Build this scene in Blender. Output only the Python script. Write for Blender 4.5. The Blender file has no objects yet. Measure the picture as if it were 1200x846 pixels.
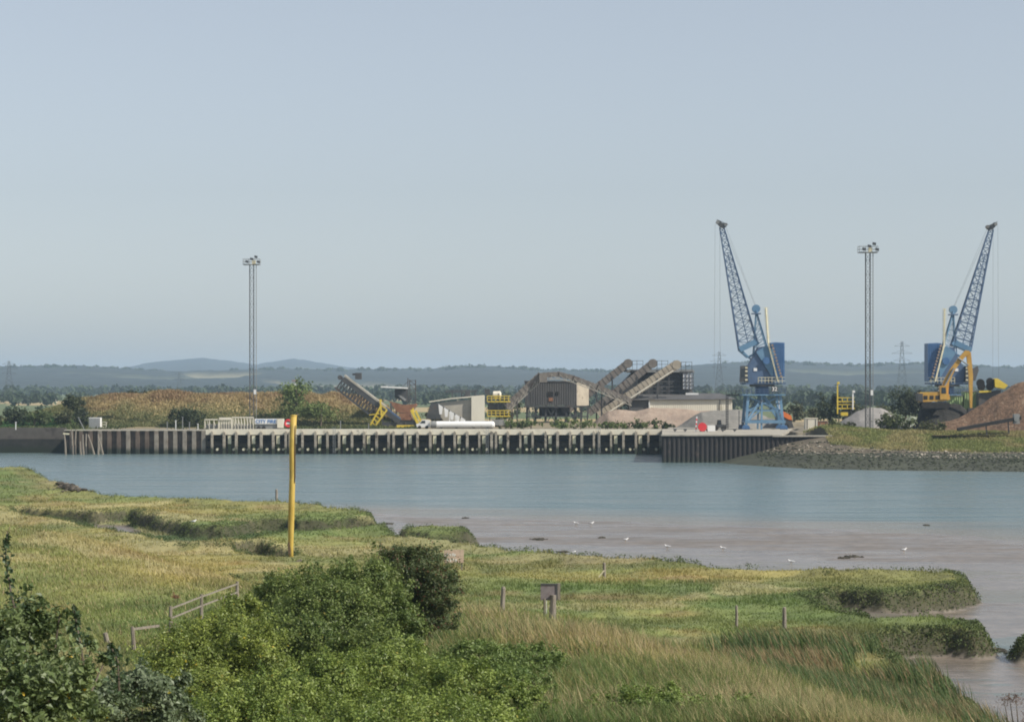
import bpy, math, random
import numpy as np
from mathutils import Vector, noise as mnoise
random.seed(7); RNG = np.random.default_rng(7)
sc = bpy.context.scene; COL = sc.collection
R = math.radians
# ---------------------------------------------------------------- camera, sky, sun, exposure
CZ = 14.0                     # eye height above the water
HZ, F = 452.0, 3000.0         # horizon row and focal length, in pixels of the 1200 wide photograph
cam_d = bpy.data.cameras.new('camera'); cam = bpy.data.objects.new('camera', cam_d); COL.objects.link(cam)
cam.location = (0, 0, CZ); cam.rotation_euler = (R(90), 0, 0)
cam_d.sensor_width = 36.0; cam_d.lens = 36.0*F/1200; cam_d.shift_y = (HZ-423.0)/1200
cam_d.clip_start = 0.5; cam_d.clip_end = 30000
sc.camera = cam
SUN_EL, SUN_AZ = 42.0, 112.0  # azimuth clockwise from +Y
w = bpy.data.worlds.new('World'); sc.world = w; w.use_nodes = True
nt = w.node_tree; nt.nodes.clear()
sky = nt.nodes.new('ShaderNodeTexSky'); sky.sky_type = 'NISHITA'; sky.sun_disc = False
sky.sun_elevation = R(SUN_EL); sky.sun_rotation = R(SUN_AZ); sky.air_density = 1.0; sky.dust_density = 0.8; sky.ozone_density = 1.0; sky.altitude = 0
bgn = nt.nodes.new('ShaderNodeBackground'); bgn.inputs['Strength'].default_value = 0.078
outn = nt.nodes.new('ShaderNodeOutputWorld')
hsn = nt.nodes.new('ShaderNodeHueSaturation'); hsn.inputs['Saturation'].default_value = 0.38
nt.links.new(sky.outputs[0], hsn.inputs['Color']); tint = nt.nodes.new('ShaderNodeMix'); tint.data_type = 'RGBA'; tint.blend_type = 'MULTIPLY'; tint.inputs[0].default_value = 1; tint.inputs[7].default_value = (.93, .98, 1.06, 1)
nt.links.new(hsn.outputs[0], tint.inputs[6]); nt.links.new(tint.outputs[2], bgn.inputs[0]); nt.links.new(bgn.outputs[0], outn.inputs[0])
sd = bpy.data.lights.new('sun', 'SUN'); sd.energy = 3.9; sd.angle = R(0.53); sd.color = (1.0, 0.93, 0.82)
so = bpy.data.objects.new('sun', sd); COL.objects.link(so); so.location = (200, -100, 300)
sdir = Vector((math.sin(R(SUN_AZ))*math.cos(R(SUN_EL)), math.cos(R(SUN_AZ))*math.cos(R(SUN_EL)), math.sin(R(SUN_EL))))
so.rotation_euler = sdir.to_track_quat('Z', 'Y').to_euler()
sc.view_settings.view_transform = 'Standard'; sc.view_settings.look = 'None'
sc.view_settings.exposure = 0.52; sc.view_settings.gamma = 1.0; sc.view_settings.use_curve_mapping = False
sc.render.engine = 'CYCLES'
cy = sc.cycles; cy.use_denoising = True; cy.max_bounces = 6; cy.diffuse_bounces = 2; cy.glossy_bounces = 3
cy.transmission_bounces = 3; cy.volume_bounces = 1; cy.transparent_max_bounces = 8; cy.caustics_reflective = False; cy.caustics_refractive = False
HAZE_DENSITY = 0.000095
sc.render.filter_size = 1.7 if hasattr(sc.render, 'filter_size') else 1.5
cy.pixel_filter_type = 'BLACKMAN_HARRIS'; cy.filter_width = 1.9

# ---------------------------------------------------------------- helpers
def P(px, py, Y):                          # a point seen at (px,py) standing Y metres away
    return Vector(((px-600)/F*Y, Y, CZ-(py-HZ)/F*Y))
def G(px, py, z=1.0):                      # the ground point of height z seen at (px,py)
    Y = (CZ-z)*F/(py-HZ); return ((px-600)/F*Y, Y)

def nmat(name, c1, c2=None, scale=1.0, rough=0.8, metal=0.0, bump=0.0, detail=4, stain=None, sscale=0.3, sth=0.55, attr=None, trans=0.0, island=0.0, tide=None, coat=0.0, stretch=None, lo=0.35, hi=0.65):
    m = bpy.data.materials.new(name); m.use_nodes = True; t = m.node_tree; N = t.nodes; L = t.links
    b = N['Principled BSDF']; b.inputs['Roughness'].default_value = rough; b.inputs['Metallic'].default_value = metal
    b.inputs['Coat Weight'].default_value = coat
    tc = N.new('ShaderNodeTexCoord'); src = tc.outputs['Object']
    if stretch:
        mp = N.new('ShaderNodeMapping'); mp.inputs['Scale'].default_value = stretch; L.new(src, mp.inputs[0]); src = mp.outputs[0]
    def ns(s, d=detail):
        n = N.new('ShaderNodeTexNoise'); n.inputs['Scale'].default_value = s; n.inputs['Detail'].default_value = d; n.inputs['Roughness'].default_value = 0.62
        L.new(src, n.inputs['Vector']); return n.outputs[0]
    def mix(fac, a, bb):
        x = N.new('ShaderNodeMix'); x.data_type = 'RGBA'
        for i, v in ((0, fac), (6, a), (7, bb)):
            if hasattr(v, 'links'): L.new(v, x.inputs[i])
            elif isinstance(v, (int, float)): x.inputs[i].default_value = v
            else: x.inputs[i].default_value = (*v[:3], 1)
        return x.outputs[2]
    def rng(v, lo, hi):
        r = N.new('ShaderNodeMapRange'); r.inputs[1].default_value = lo; r.inputs[2].default_value = hi; L.new(v, r.inputs[0]); return r.outputs[0]
    if attr:
        a = N.new('ShaderNodeAttribute'); a.attribute_name = attr; col = a.outputs['Color']
        if c2 is not None:
            mm = N.new('ShaderNodeMix'); mm.data_type = 'RGBA'; mm.blend_type = 'MULTIPLY'; mm.inputs[0].default_value = 1
            L.new(col, mm.inputs[6]); L.new(mix(rng(ns(scale), lo, hi), c1, c2), mm.inputs[7]); col = mm.outputs[2]
    else:
        col = mix(rng(ns(scale), lo, hi), c1, c2 if c2 is not None else c1)
    if stain is not None: col = mix(rng(ns(sscale, 6), sth, sth+0.12), col, stain)
    if tide:
        g = N.new('ShaderNodeNewGeometry'); sp = N.new('ShaderNodeSeparateXYZ'); L.new(g.outputs['Position'], sp.inputs[0])
        ad = N.new('ShaderNodeMath'); ad.operation = 'ADD'; nz = N.new('ShaderNodeMath'); nz.operation = 'MULTIPLY'; nz.inputs[1].default_value = 1.2
        L.new(ns(0.8), nz.inputs[0]); L.new(sp.outputs[2], ad.inputs[0]); L.new(nz.outputs[0], ad.inputs[1])
        col = mix(rng(ad.outputs[0], tide[0]+0.8, tide[0]+0.0), col, tide[1])
    if island:
        g = N.new('ShaderNodeNewGeometry'); h = N.new('ShaderNodeHueSaturation')
        L.new(rng(g.outputs['Random Per Island'], -1/island+0.5 if False else 0, 1), h.inputs['Value'])
        r = N.new('ShaderNodeMapRange'); r.inputs[3].default_value = 1-island; r.inputs[4].default_value = 1+island
        L.new(g.outputs['Random Per Island'], r.inputs[0]); L.new(r.outputs[0], h.inputs['Value']); L.new(col, h.inputs['Color']); col = h.outputs[0]
    L.new(col, b.inputs['Base Color'])
    if bump:
        bp = N.new('ShaderNodeBump'); bp.inputs['Strength'].default_value = 1; bp.inputs['Distance'].default_value = bump
        L.new(ns(scale*2.5, 8), bp.inputs['Height']); L.new(bp.outputs[0], b.inputs['Normal'])
    if trans:
        tr = N.new('ShaderNodeBsdfTranslucent'); L.new(col, tr.inputs[0]); ms = N.new('ShaderNodeMixShader'); ms.inputs[0].default_value = trans
        o = N['Material Output']; L.new(b.outputs[0], ms.inputs[1]); L.new(tr.outputs[0], ms.inputs[2]); L.new(ms.outputs[0], o.inputs[0])
    return m

def raw_mesh(name, v, faces, mat, parent=None, colors=None, smooth=False, loc=(0, 0, 0)):
    """numpy mesh: v (N,3) world coords, faces (M,k) or a list of such arrays"""
    me = bpy.data.meshes.new(name); v = np.asarray(v, np.float32) - np.asarray(loc, np.float32)
    fl = faces if isinstance(faces, list) else [faces]
    loops = np.concatenate([np.asarray(f, np.int32).ravel() for f in fl])
    tot = np.concatenate([np.full(len(f), f.shape[1], np.int32) for f in fl])
    st = np.concatenate([[0], np.cumsum(tot)[:-1]]).astype(np.int32)
    me.vertices.add(len(v)); me.vertices.foreach_set('co', v.ravel())
    me.loops.add(len(loops)); me.loops.foreach_set('vertex_index', loops)
    me.polygons.add(len(tot)); me.polygons.foreach_set('loop_start', st); me.polygons.foreach_set('loop_total', tot)
    me.update(calc_edges=True)
    if colors is not None:
        a = me.color_attributes.new('col', 'FLOAT_COLOR', 'POINT')
        c = np.ones((len(v), 4), np.float32); c[:, :3] = colors; a.data.foreach_set('color', c.ravel())
    me.polygons.foreach_set('use_smooth', np.full(len(tot), smooth))
    me.materials.append(mat)
    o = bpy.data.objects.new(name, me); COL.objects.link(o); o.location = loc
    if parent is not None:
        o.parent = parent; o.location = (0, 0, 0)
    return o

def tag(o, label=None, cat=None, group=None, kind=None):
    if label: o['label'] = label
    if cat: o['category'] = cat
    if group: o['group'] = group
    if kind: o['kind'] = kind
    return o
def thing(name, loc, label, cat, group=None):
    o = bpy.data.objects.new(name, None); COL.objects.link(o); o.location = loc; o.empty_display_size = 0.3
    return tag(o, label, cat, group)
def rootloc(parent):
    l = Vector((0, 0, 0))
    while parent is not None: l += parent.location; parent = parent.parent
    return l
def copy_tree(o, parent=None):
    c = o.copy(); COL.objects.link(c); c.parent = parent
    for ch in list(o.children): copy_tree(ch, c)
    return c

class MB:
    def __init__(s): s.v = []; s.f = []
    def add(s, vs, fs):
        n = len(s.v); s.v += [tuple(x) for x in vs]; s.f += [tuple(i+n for i in f) for f in fs]; return s
    def box(s, x0, x1, y0, y1, z0, z1):
        vs = [(x, y, z) for x in (x0, x1) for y in (y0, y1) for z in (z0, z1)]
        return s.add(vs, [(0, 1, 3, 2), (4, 6, 7, 5), (0, 4, 5, 1), (2, 3, 7, 6), (0, 2, 6, 4), (1, 5, 7, 3)])
    def beam(s, p, q, w=0.2, h=None, up=(0, 0, 1)):
        p = Vector(p); q = Vector(q); h = h or w; d = (q-p).normalized(); u = Vector(up)
        if abs(d.dot(u)) > 0.98: u = Vector((0, 1, 0))
        a = d.cross(u).normalized(); b = a.cross(d).normalized()
        vs = [c + a*(i*w/2) + b*(j*h/2) for c in (p, q) for i, j in ((-1, -1), (1, -1), (1, 1), (-1, 1))]
        return s.add(vs, [(0, 1, 2, 3), (7, 6, 5, 4), (0, 4, 5, 1), (1, 5, 6, 2), (2, 6, 7, 3), (3, 7, 4, 0)])
    def tube(s, p, q, r1, r2=None, n=8):
        p = Vector(p); q = Vector(q); r2 = r1 if r2 is None else r2; d = (q-p).normalized()
        u = Vector((0, 0, 1)) if abs(d.z) < 0.95 else Vector((1, 0, 0)); a = d.cross(u).normalized(); b = a.cross(d)
        vs = [c + (a*math.cos(t)+b*math.sin(t))*r for c, r in ((p, r1), (q, r2)) for t in [2*math.pi*i/n for i in range(n)]]
        return s.add(vs, [(i, (i+1) % n, n+(i+1) % n, n+i) for i in range(n)] + [tuple(range(n))[::-1], tuple(range(n, 2*n))])
    def path(s, pts, radii, n=7):
        pts = [Vector(p) for p in pts]; m = len(pts); vs = []
        for k in range(m):
            d = (pts[min(k+1, m-1)]-pts[max(k-1, 0)]).normalized(); u = Vector((0, 1, 0)) if abs(d.y) < 0.9 else Vector((1, 0, 0))
            a = d.cross(u).normalized(); b = a.cross(d)
            vs += [pts[k]+(a*math.cos(2*math.pi*i/n)+b*math.sin(2*math.pi*i/n))*radii[k] for i in range(n)]
        fs = [(k*n+i, k*n+(i+1) % n, (k+1)*n+(i+1) % n, (k+1)*n+i) for k in range(m-1) for i in range(n)]
        return s.add(vs, fs+[tuple(range(n))[::-1], tuple(range((m-1)*n, m*n))])
    def prism(s, pts, y0, y1):             # outline in the XZ plane, thickness along Y
        n = len(pts); vs = [(x, y0, z) for x, z in pts]+[(x, y1, z) for x, z in pts]
        return s.add(vs, [tuple(range(n)), tuple(range(n, 2*n))[::-1]]+[(i, n+i, n+(i+1) % n, (i+1) % n) for i in range(n)])
    def build(s, name, mat, parent=None, smooth=False, loc=None):
        if parent is None and loc is None:
            a = np.array(s.v); loc = (float((a[:, 0].min()+a[:, 0].max())/2), float((a[:, 1].min()+a[:, 1].max())/2), float(a[:, 2].min()))
        off = rootloc(parent) if parent is not None else Vector(loc)
        me = bpy.data.meshes.new(name); me.from_pydata([tuple(Vector(v)-off) for v in s.v], [], s.f); me.update()
        import bmesh
        bm = bmesh.new(); bm.from_mesh(me); bmesh.ops.recalc_face_normals(bm, faces=bm.faces); bm.to_mesh(me); bm.free()
        if smooth: me.polygons.foreach_set('use_smooth', [True]*len(me.polygons))
        me.materials.append(mat); o = bpy.data.objects.new(name, me); COL.objects.link(o)
        if parent is not None: o.parent = parent
        else: o.location = loc
        return o

# numpy value noise
def vnoise(x, y, seed=0):
    xi = np.floor(x).astype(np.int64); yi = np.floor(y).astype(np.int64); fx = x-xi; fy = y-yi
    fx = fx*fx*(3-2*fx); fy = fy*fy*(3-2*fy)
    def h(a, b):
        n = (a*374761393 + b*668265263 + seed*974634777) & 0xFFFFFFFF
        n = ((n ^ (n >> 13))*1274126177) & 0xFFFFFFFF; n = n ^ (n >> 16); return (n & 0xFFFF)/65535.0
    return (h(xi, yi)*(1-fx)+h(xi+1, yi)*fx)*(1-fy)+(h(xi, yi+1)*(1-fx)+h(xi+1, yi+1)*fx)*fy
def fbm(x, y, s, o=4, seed=0):
    r = 0; a = 0.5; t = 0
    for k in range(o):
        r = r+a*vnoise(x/s+k*17.3, y/s-k*9.1, seed+k); t += a; a *= 0.5; s *= 0.5
    return r/t
def sstep(x, a, b):
    t = np.clip((x-a)/(b-a), 0, 1); return t*t*(3-2*t)
def poly_sd(x, y, poly):                   # signed distance, positive inside
    poly = np.array(poly, float); d = np.full(x.shape, 1e9); ins = np.zeros(x.shape, bool)
    for i in range(len(poly)):
        ax, ay = poly[i]; bx, by = poly[(i+1) % len(poly)]
        ex, ey = bx-ax, by-ay; t = np.clip(((x-ax)*ex+(y-ay)*ey)/(ex*ex+ey*ey+1e-9), 0, 1)
        d = np.minimum(d, np.hypot(x-ax-t*ex, y-ay-t*ey))
        c = ((ay > y) != (by > y)) & (x < (bx-ax)*(y-ay)/(by-ay+1e-12)+ax); ins ^= c
    return np.where(ins, d, -d)
def line_sd(x, y, pts):
    """distance to an open polyline, signed negative on its far (+Y) side, and the z interpolated along it"""
    best = np.full(x.shape, 1e9); zz = np.zeros(x.shape); sg = np.ones(x.shape)
    for (ax, ay, az), (bx, by, bz) in zip(pts[:-1], pts[1:]):
        ex, ey = bx-ax, by-ay; t = np.clip(((x-ax)*ex+(y-ay)*ey)/(ex*ex+ey*ey), 0, 1); qx = ax+t*ex; qy = ay+t*ey
        d = np.hypot(x-qx, y-qy); m = d < best; best = np.where(m, d, best); zz = np.where(m, az+t*(bz-az), zz)
        cr = ex*(y-ay)-ey*(x-ax); sg = np.where(m, np.where(cr > 0, -1, 1), sg)
    return best*sg, zz
def grid_faces(nr, nc):
    i = np.arange(nr*nc).reshape(nr, nc); return np.stack([i[:-1, :-1], i[:-1, 1:], i[1:, 1:], i[1:, :-1]], -1).reshape(-1, 4)

# ---------------------------------------------------------------- near land: marsh, mudflat, sea wall shoulder
def gp(l, z): return [G(a, b, z) for a, b in l]
LAND = gp([(-700, 560), (-300, 562), (0, 566), (60, 575), (110, 581), (165, 586), (230, 589), (330, 591), (385, 597), (425, 600), (440, 606), (443, 612), (452, 618), (462, 627), (478, 633), (520, 637), (560, 641), (600, 648), (640, 652),
           (700, 657), (770, 661), (830, 668), (900, 671), (1000, 672), (1072, 674), (1118, 676), (1140, 680), (1142, 688), (1125, 694), (1096, 697), (1035, 700), (985, 697), (960, 704), (975, 716), (1010, 722), (1030, 729), (1080, 729), (1120, 730), (1150, 737), (1162, 744), (1145, 747), (1110, 745), (1070, 745), (1045, 748), (1040, 760),
           (1062, 778), (1100, 798), (1140, 822), (1170, 846), (1230, 885), (1400, 960)], 1.1) + [(14, 30), (14, -60), (-200, -60), (-400, 300)]
ISLE = gp([(467, 622), (472, 617.5), (505, 616), (545, 617.5), (557, 622), (552, 624), (500, 624.5)], 1.2)
ISLE2 = gp([(1185, 748), (1200, 743), (1290, 740), (1290, 756), (1195, 755)], 1.0)
LOWG = gp([(960, 704), (1060, 714), (1128, 713), (1080, 722), (1078, 731), (1000, 740), (940, 720)], 0.5)
CREEK = gp([(20, 606), (60, 608), (112, 611), (150, 607), (166, 613), (190, 620), (225, 627), (262, 629), (285, 624), (305, 619), (335, 619), (350, 623), (395, 622), (430, 621), (470, 622), (476, 628), (440, 631), (380, 633), (330, 638), (290, 644), (262, 650), (215, 650), (175, 641), (110, 628), (60, 618), (20, 612)], 0.5)
CREEK2 = gp([(275, 647), (300, 644), (345, 649), (345, 657), (300, 657)], 0.9)
POOL = gp([(108, 616), (150, 616), (166, 624), (160, 632), (125, 628)], 0.1)
MUD = gp([(395, 598), (440, 601), (480, 604), (600, 607), (720, 610), (860, 614), (1000, 619), (1100, 625), (1200, 634), (1300, 644), (1500, 665), (1500, 690), (1400, 700), (1140, 695), (1100, 676), (960, 672), (860, 668), (740, 660), (640, 654), (580, 646), (500, 640), (440, 630), (430, 610)], 0.0)
DRY = gp([(395, 598), (440, 601), (480, 604), (600, 607), (720, 610), (860, 614), (1000, 619), (1100, 625), (1200, 634), (1300, 644), (1500, 665), (1500, 690), (1210, 668), (1100, 663), (960, 658), (860, 650), (740, 645), (640, 641), (580, 638), (500, 640), (440, 630), (430, 610)], 0.0)
MUD2 = gp([(1050, 702), (1150, 706), (1400, 705), (1400, 750), (1200, 742), (1165, 748), (1120, 728), (1000, 735)], 0.0)
MUD3 = gp([(1030, 760), (1170, 768), (1400, 770), (1400, 830), (1200, 850), (1150, 840), (1110, 800), (1060, 790)], 0.0)
CREST = [(-60, 155, 6.2)]
for a, b, Y in [(-120, 606, 158), (0, 613, 150), (60, 617, 147), (110, 628, 142), (180, 650, 134), (260, 677, 124), (330, 695, 118), (450, 707, 115), (540, 714, 111), (600, 728, 107), (700, 748, 99), (830, 788, 85), (930, 822, 74), (1050, 860, 62), (1200, 915, 50), (1500, 1000, 42)]:
    p = P(a, b, Y); CREST.append((p.x, p.y, p.z))
CREST.append((60, 20, 8))
def HN(x, y):
    d = poly_sd(x, y, LAND); d = d + 0.9*(fbm(x, y, 3.0, 3, 5)-0.5)
    rag = 0.8*(fbm(x, y, 2.2, 3, 9)-0.5)
    mud = np.maximum.reduce([sstep(poly_sd(x, y, p)+q*(fbm(x*.35, y, 7, 4, 4)-0.5), a, b) for p, a, b, q in ((MUD, -14, 4, 14), (MUD2, -4, .5, 3), (MUD3, -4, .5, 3))])
    bed2 = .014*np.maximum(sstep(poly_sd(x, y, MUD2), -4, .5), sstep(poly_sd(x, y, MUD3), -4, .5)); dry = sstep(poly_sd(x, y, DRY)+4*(fbm(x, y, 11, 3, 44)-.5), -4, 6)
    bed = -0.45+mud*(0.425+.055*fbm(x, y*3.0, 14, 5, 11)+0.045*dry)+bed2 + mud*0.05*(fbm(x, y*2.5, 2.5, 3, 2)-0.5)
    low = 0.16+0.22*fbm(x, y, 4, 3, 3)
    lg = sstep(poly_sd(x, y, LOWG)+rag, -1.5, 1.5); bed = bed+(low-bed)*lg
    top = 1.05+0.35*(fbm(x, y, 16, 4, 21)-0.4)+0.14*(fbm(x, y, 1.6, 3, 31)-0.5)+.17*sstep(fbm(x, y, 5.5, 4, 33), .5, .62)*(y > 110)
    top = top+0.28*np.exp(-((d-1.2)/1.5)**2)+.45*np.exp(-((poly_sd(x, y, CREEK)+2.0)/2.2)**2)*(y > 150)
    dist = np.hypot(x-G(30, 566, 2)[0], (y-G(30, 566, 2)[1])*0.8); top = top+2.4*np.exp(-((x+66)/14)**2-((y-322)/20)**2)
    h = bed+(top-bed)*sstep(d, -0.35, 0.75)
    for isl, t in ((ISLE, 1.25), (ISLE2, 1.0)):
        di = poly_sd(x, y, isl)+rag; h = h+np.maximum(0, t+0.2*(fbm(x, y, 1, 2, 8)-.5)-h)*sstep(di, -0.5, 0.7)
    dc = poly_sd(x, y, CREEK)+rag*1.5; h = h+(low-h)*sstep(dc, -0.4, 0.6)*sstep(d, 0.2, 1.0)
    dc2 = poly_sd(x, y, CREEK2)+rag; h = h+(low+.15-h)*sstep(dc2, -0.4, 0.6)
    dp = poly_sd(x, y, POOL)+rag; h = h+(0.04-h)*sstep(dp, -1, 1)
    c, cz = line_sd(x, y, CREST)
    cz = cz+np.maximum(0, 58-y)*0.09+0.25*(fbm(x, y, 7, 4, 41)-0.5)+0.08*(fbm(x, y, 1.2, 2, 43)-0.5)
    k = sstep(c, -15, 3); h = h+np.maximum(0, cz-h)*k
    return h
def nearcol(x, y, z):
    n1 = fbm(x, y, 22, 4, 51); n2 = fbm(x, y, 5, 3, 61); n3 = fbm(x, y*1.5, 2.0, 3, 71)
    oliv = np.array([.160, .190, .058]); gold = np.array([.295, .248, .085]); green = np.array([.105, .155, .040]); red = np.array([.20, .115, .060]); drk = np.array([.040, .062, .022])
    px = 600+x/y*F; py = HZ+(CZ-z)/y*F
    def blob(a, b, ra, rb): return np.exp(-((px-a)/ra)**2-((py-b)/rb)**2)
    g = sstep(n1, .42, .66)*.42+sstep(n2, .5, .75)*.30
    g = g+.75*blob(60, 640, 150, 18)+.7*blob(230, 672, 90, 20)+.5*blob(130, 600, 140, 9)+.9*blob(560, 735, 60, 12)+1.0*blob(680, 762, 90, 14)+.8*blob(790, 785, 90, 16)+.8*blob(1030, 815, 60, 40)+.4*blob(900, 672, 300, 8)+.35*blob(480, 655, 60, 10)
    g = np.clip(g, 0, 1)
    gr = sstep(fbm(x, y, 9, 3, 81), .5, .68)*.7+.7*blob(760, 690, 130, 10)+.8*blob(930, 722, 120, 12)+.5*blob(100, 730, 130, 30)+.6*blob(20, 580, 50, 14)
    gr = np.clip(gr, 0, 1)*(1-.6*np.clip(g, 0, 1))
    rd = np.clip(sstep(n2, .6, .8)*.5+.8*blob(700, 700, 90, 5)+.4*blob(700, 660, 200, 5)+.5*blob(1000, 745, 60, 8), 0, 1)
    c = oliv[None]*(1-g[:, None])+gold[None]*g[:, None]; c = c*(1-gr[:, None])+green[None]*gr[:, None]; c = c*(1-.7*rd[:, None])+red[None]*.7*rd[:, None]
    ck = sstep(poly_sd(x, y, CREEK), -1.0, 1.0)*(y > 150)
    c = c*(1-ck[:, None])+np.array([.060, .095, .030])[None]*ck[:, None]
    pt = sstep(fbm(x, y*.8, 6.5, 4, 151), .56, .60)[:, None]; c = c*(1-.35*pt)+np.array([.085, .115, .04])*.35*pt
    pt = sstep(fbm(x, y*.8, 8, 4, 161), .60, .64)[:, None]; c = c*(1-.5*pt)+np.array([.36, .31, .16])*.5*pt
    c = c*(0.72+0.56*n3[:, None])
    return c
rows = np.concatenate([np.linspace(-40, 18, 12), 20*np.exp(np.linspace(0, math.log(348/20.), 900))]); nc = 640
ang = np.tan(np.linspace(-.30, .30, nc)); wid = np.maximum(rows, 60)
X = ang[None, :]*wid[:, None]; Y = np.repeat(rows[:, None], nc, 1); x = X.ravel(); y = Y.ravel(); z = HN(x, y)
ys = np.maximum(y, 15.0); c = nearcol(x, ys, z)
mudc = np.array([.190, .160, .132])[None]*(0.75+0.5*fbm(x, y*3, 5, 4, 91)[:, None])
k = sstep(z+.25*(fbm(x, y, 1.5, 3, 6)-.5), .55, .2)[:, None]; k = np.maximum(k, sstep(poly_sd(x, y, POOL), -1, 1)[:, None])
inck = ((poly_sd(x, y, CREEK) > -.5) & (poly_sd(x, y, POOL) < 0))[:, None]
c = np.where(inck, c, c*(1-k)+mudc*k)
k2 = (sstep(z, .8, .3)*sstep(z, .0, .2))[:, None]*(~inck); c = c*(1-.6*k2)+np.array([.06, .05, .035])[None]*.6*k2
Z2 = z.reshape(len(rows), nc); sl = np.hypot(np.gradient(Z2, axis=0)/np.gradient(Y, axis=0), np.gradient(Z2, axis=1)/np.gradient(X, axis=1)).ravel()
st = (sstep(sl, .35, .8)*(y > 120))[:, None]; c = c*(1-.9*st)+np.array([.050, .046, .026])[None]*.9*st  # steep faces: dark peaty mud, with their shade put into the colour
m_ground = nmat('marsh_ground', (.8, .8, .8), (1.2, 1.2, 1.2), 0.8, .9, attr='col', bump=.05)
gN = m_ground.node_tree; gb = gN.nodes['Principled BSDF']   # low mud is wet: lower roughness near the water level
geo = gN.nodes.new('ShaderNodeNewGeometry'); sp = gN.nodes.new('ShaderNodeSeparateXYZ'); mr = gN.nodes.new('ShaderNodeMapRange')
gN.links.new(geo.outputs['Position'], sp.inputs[0]); gN.links.new(sp.outputs[2], mr.inputs[0])
mr.inputs[1].default_value = .03; mr.inputs[2].default_value = .13; mr.inputs[3].default_value = .24; mr.inputs[4].default_value = .95
gN.links.new(mr.outputs[0], gb.inputs['Roughness'])
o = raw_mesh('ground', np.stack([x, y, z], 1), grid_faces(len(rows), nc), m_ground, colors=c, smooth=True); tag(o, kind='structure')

# water
mw = bpy.data.materials.new('river_water'); mw.use_nodes = True; t = mw.node_tree; b = t.nodes['Principled BSDF']
b.inputs['Base Color'].default_value = (.055, .105, .105, 1); b.inputs['Roughness'].default_value = .2; b.inputs['IOR'].default_value = 1.33
tc = t.nodes.new('ShaderNodeTexCoord'); mp = t.nodes.new('ShaderNodeMapping'); mp.inputs['Scale'].default_value = (0.35, 1.0, 1); t.links.new(tc.outputs['Object'], mp.inputs[0])
bp_prev = None
for s, d in ((0.10, .9), (0.45, .35), (2.0, .10)):
    n = t.nodes.new('ShaderNodeTexNoise'); n.inputs['Scale'].default_value = s; n.inputs['Detail'].default_value = 5; n.inputs['Roughness'].default_value = .65
    t.links.new(mp.outputs[0], n.inputs['Vector']); bp = t.nodes.new('ShaderNodeBump'); bp.inputs['Distance'].default_value = d; bp.inputs['Strength'].default_value = 1
    t.links.new(n.outputs[0], bp.inputs['Height'])
    if bp_prev: t.links.new(bp_prev.outputs[0], bp.inputs['Normal'])
    bp_prev = bp
t.links.new(bp_prev.outputs[0], b.inputs['Normal'])
mp2 = t.nodes.new('ShaderNodeMapping'); mp2.inputs['Scale'].default_value = (.035, .17, 1); t.links.new(tc.outputs['Object'], mp2.inputs[0])
n = t.nodes.new('ShaderNodeTexNoise'); n.inputs['Scale'].default_value = 1; n.inputs['Detail'].default_value = 9; n.inputs['Roughness'].default_value = .78; t.links.new(mp2.outputs[0], n.inputs['Vector'])
mrw = t.nodes.new('ShaderNodeMapRange'); mrw.inputs[1].default_value = .35; mrw.inputs[2].default_value = .65; mrw.inputs[3].default_value = .32; mrw.inputs[4].default_value = .14; t.links.new(n.outputs[0], mrw.inputs[0]); t.links.new(mrw.outputs[0], b.inputs['Roughness'])
mrc = t.nodes.new('ShaderNodeMapRange'); mrc.inputs[1].default_value = .38; mrc.inputs[2].default_value = .62; t.links.new(n.outputs[0], mrc.inputs[0])
mx = t.nodes.new('ShaderNodeMix'); mx.data_type = 'RGBA'; mx.inputs[6].default_value = (.075, .130, .140, 1); mx.inputs[7].default_value = (.145, .190, .192, 1); t.links.new(mrc.outputs[0], mx.inputs[0]); t.links.new(mx.outputs[2], b.inputs['Base Color'])
tb = t.nodes.new('ShaderNodeAttribute'); tb.attribute_name = 'col'; mt_ = t.nodes.new('ShaderNodeMix'); mt_.data_type = 'RGBA'; mt_.inputs[7].default_value = (.200, .175, .140, 1)   # silty shallows off the mud
t.links.new(tb.outputs['Fac'], mt_.inputs[0]); t.links.new(mx.outputs[2], mt_.inputs[6]); t.links.new(mt_.outputs[2], b.inputs['Base Color'])
yy = np.concatenate([[-100, 40], np.arange(90, 420, 1.5), [450, 540, 700, 900.]]); xx = np.concatenate([[-900, -300], np.arange(-110, 120, 2.0), [200, 400, 900.]])
XW, YW = np.meshgrid(xx, yy); xw, yw = XW.ravel(), YW.ravel(); sh = np.maximum(sstep(poly_sd(xw, yw, MUD)+16*(fbm(xw*.3, yw, 9, 4, 63)-.5), -26, 2), .55*np.maximum(sstep(poly_sd(xw, yw, MUD2), -9, 0), sstep(poly_sd(xw, yw, MUD3), -8, 0)))*.85
o = raw_mesh('river_water', np.stack([xw, yw, 0*xw], 1), grid_faces(len(yy), len(xx)), mw, colors=np.repeat(sh[:, None], 3, 1)); tag(o, kind='structure')

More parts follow.
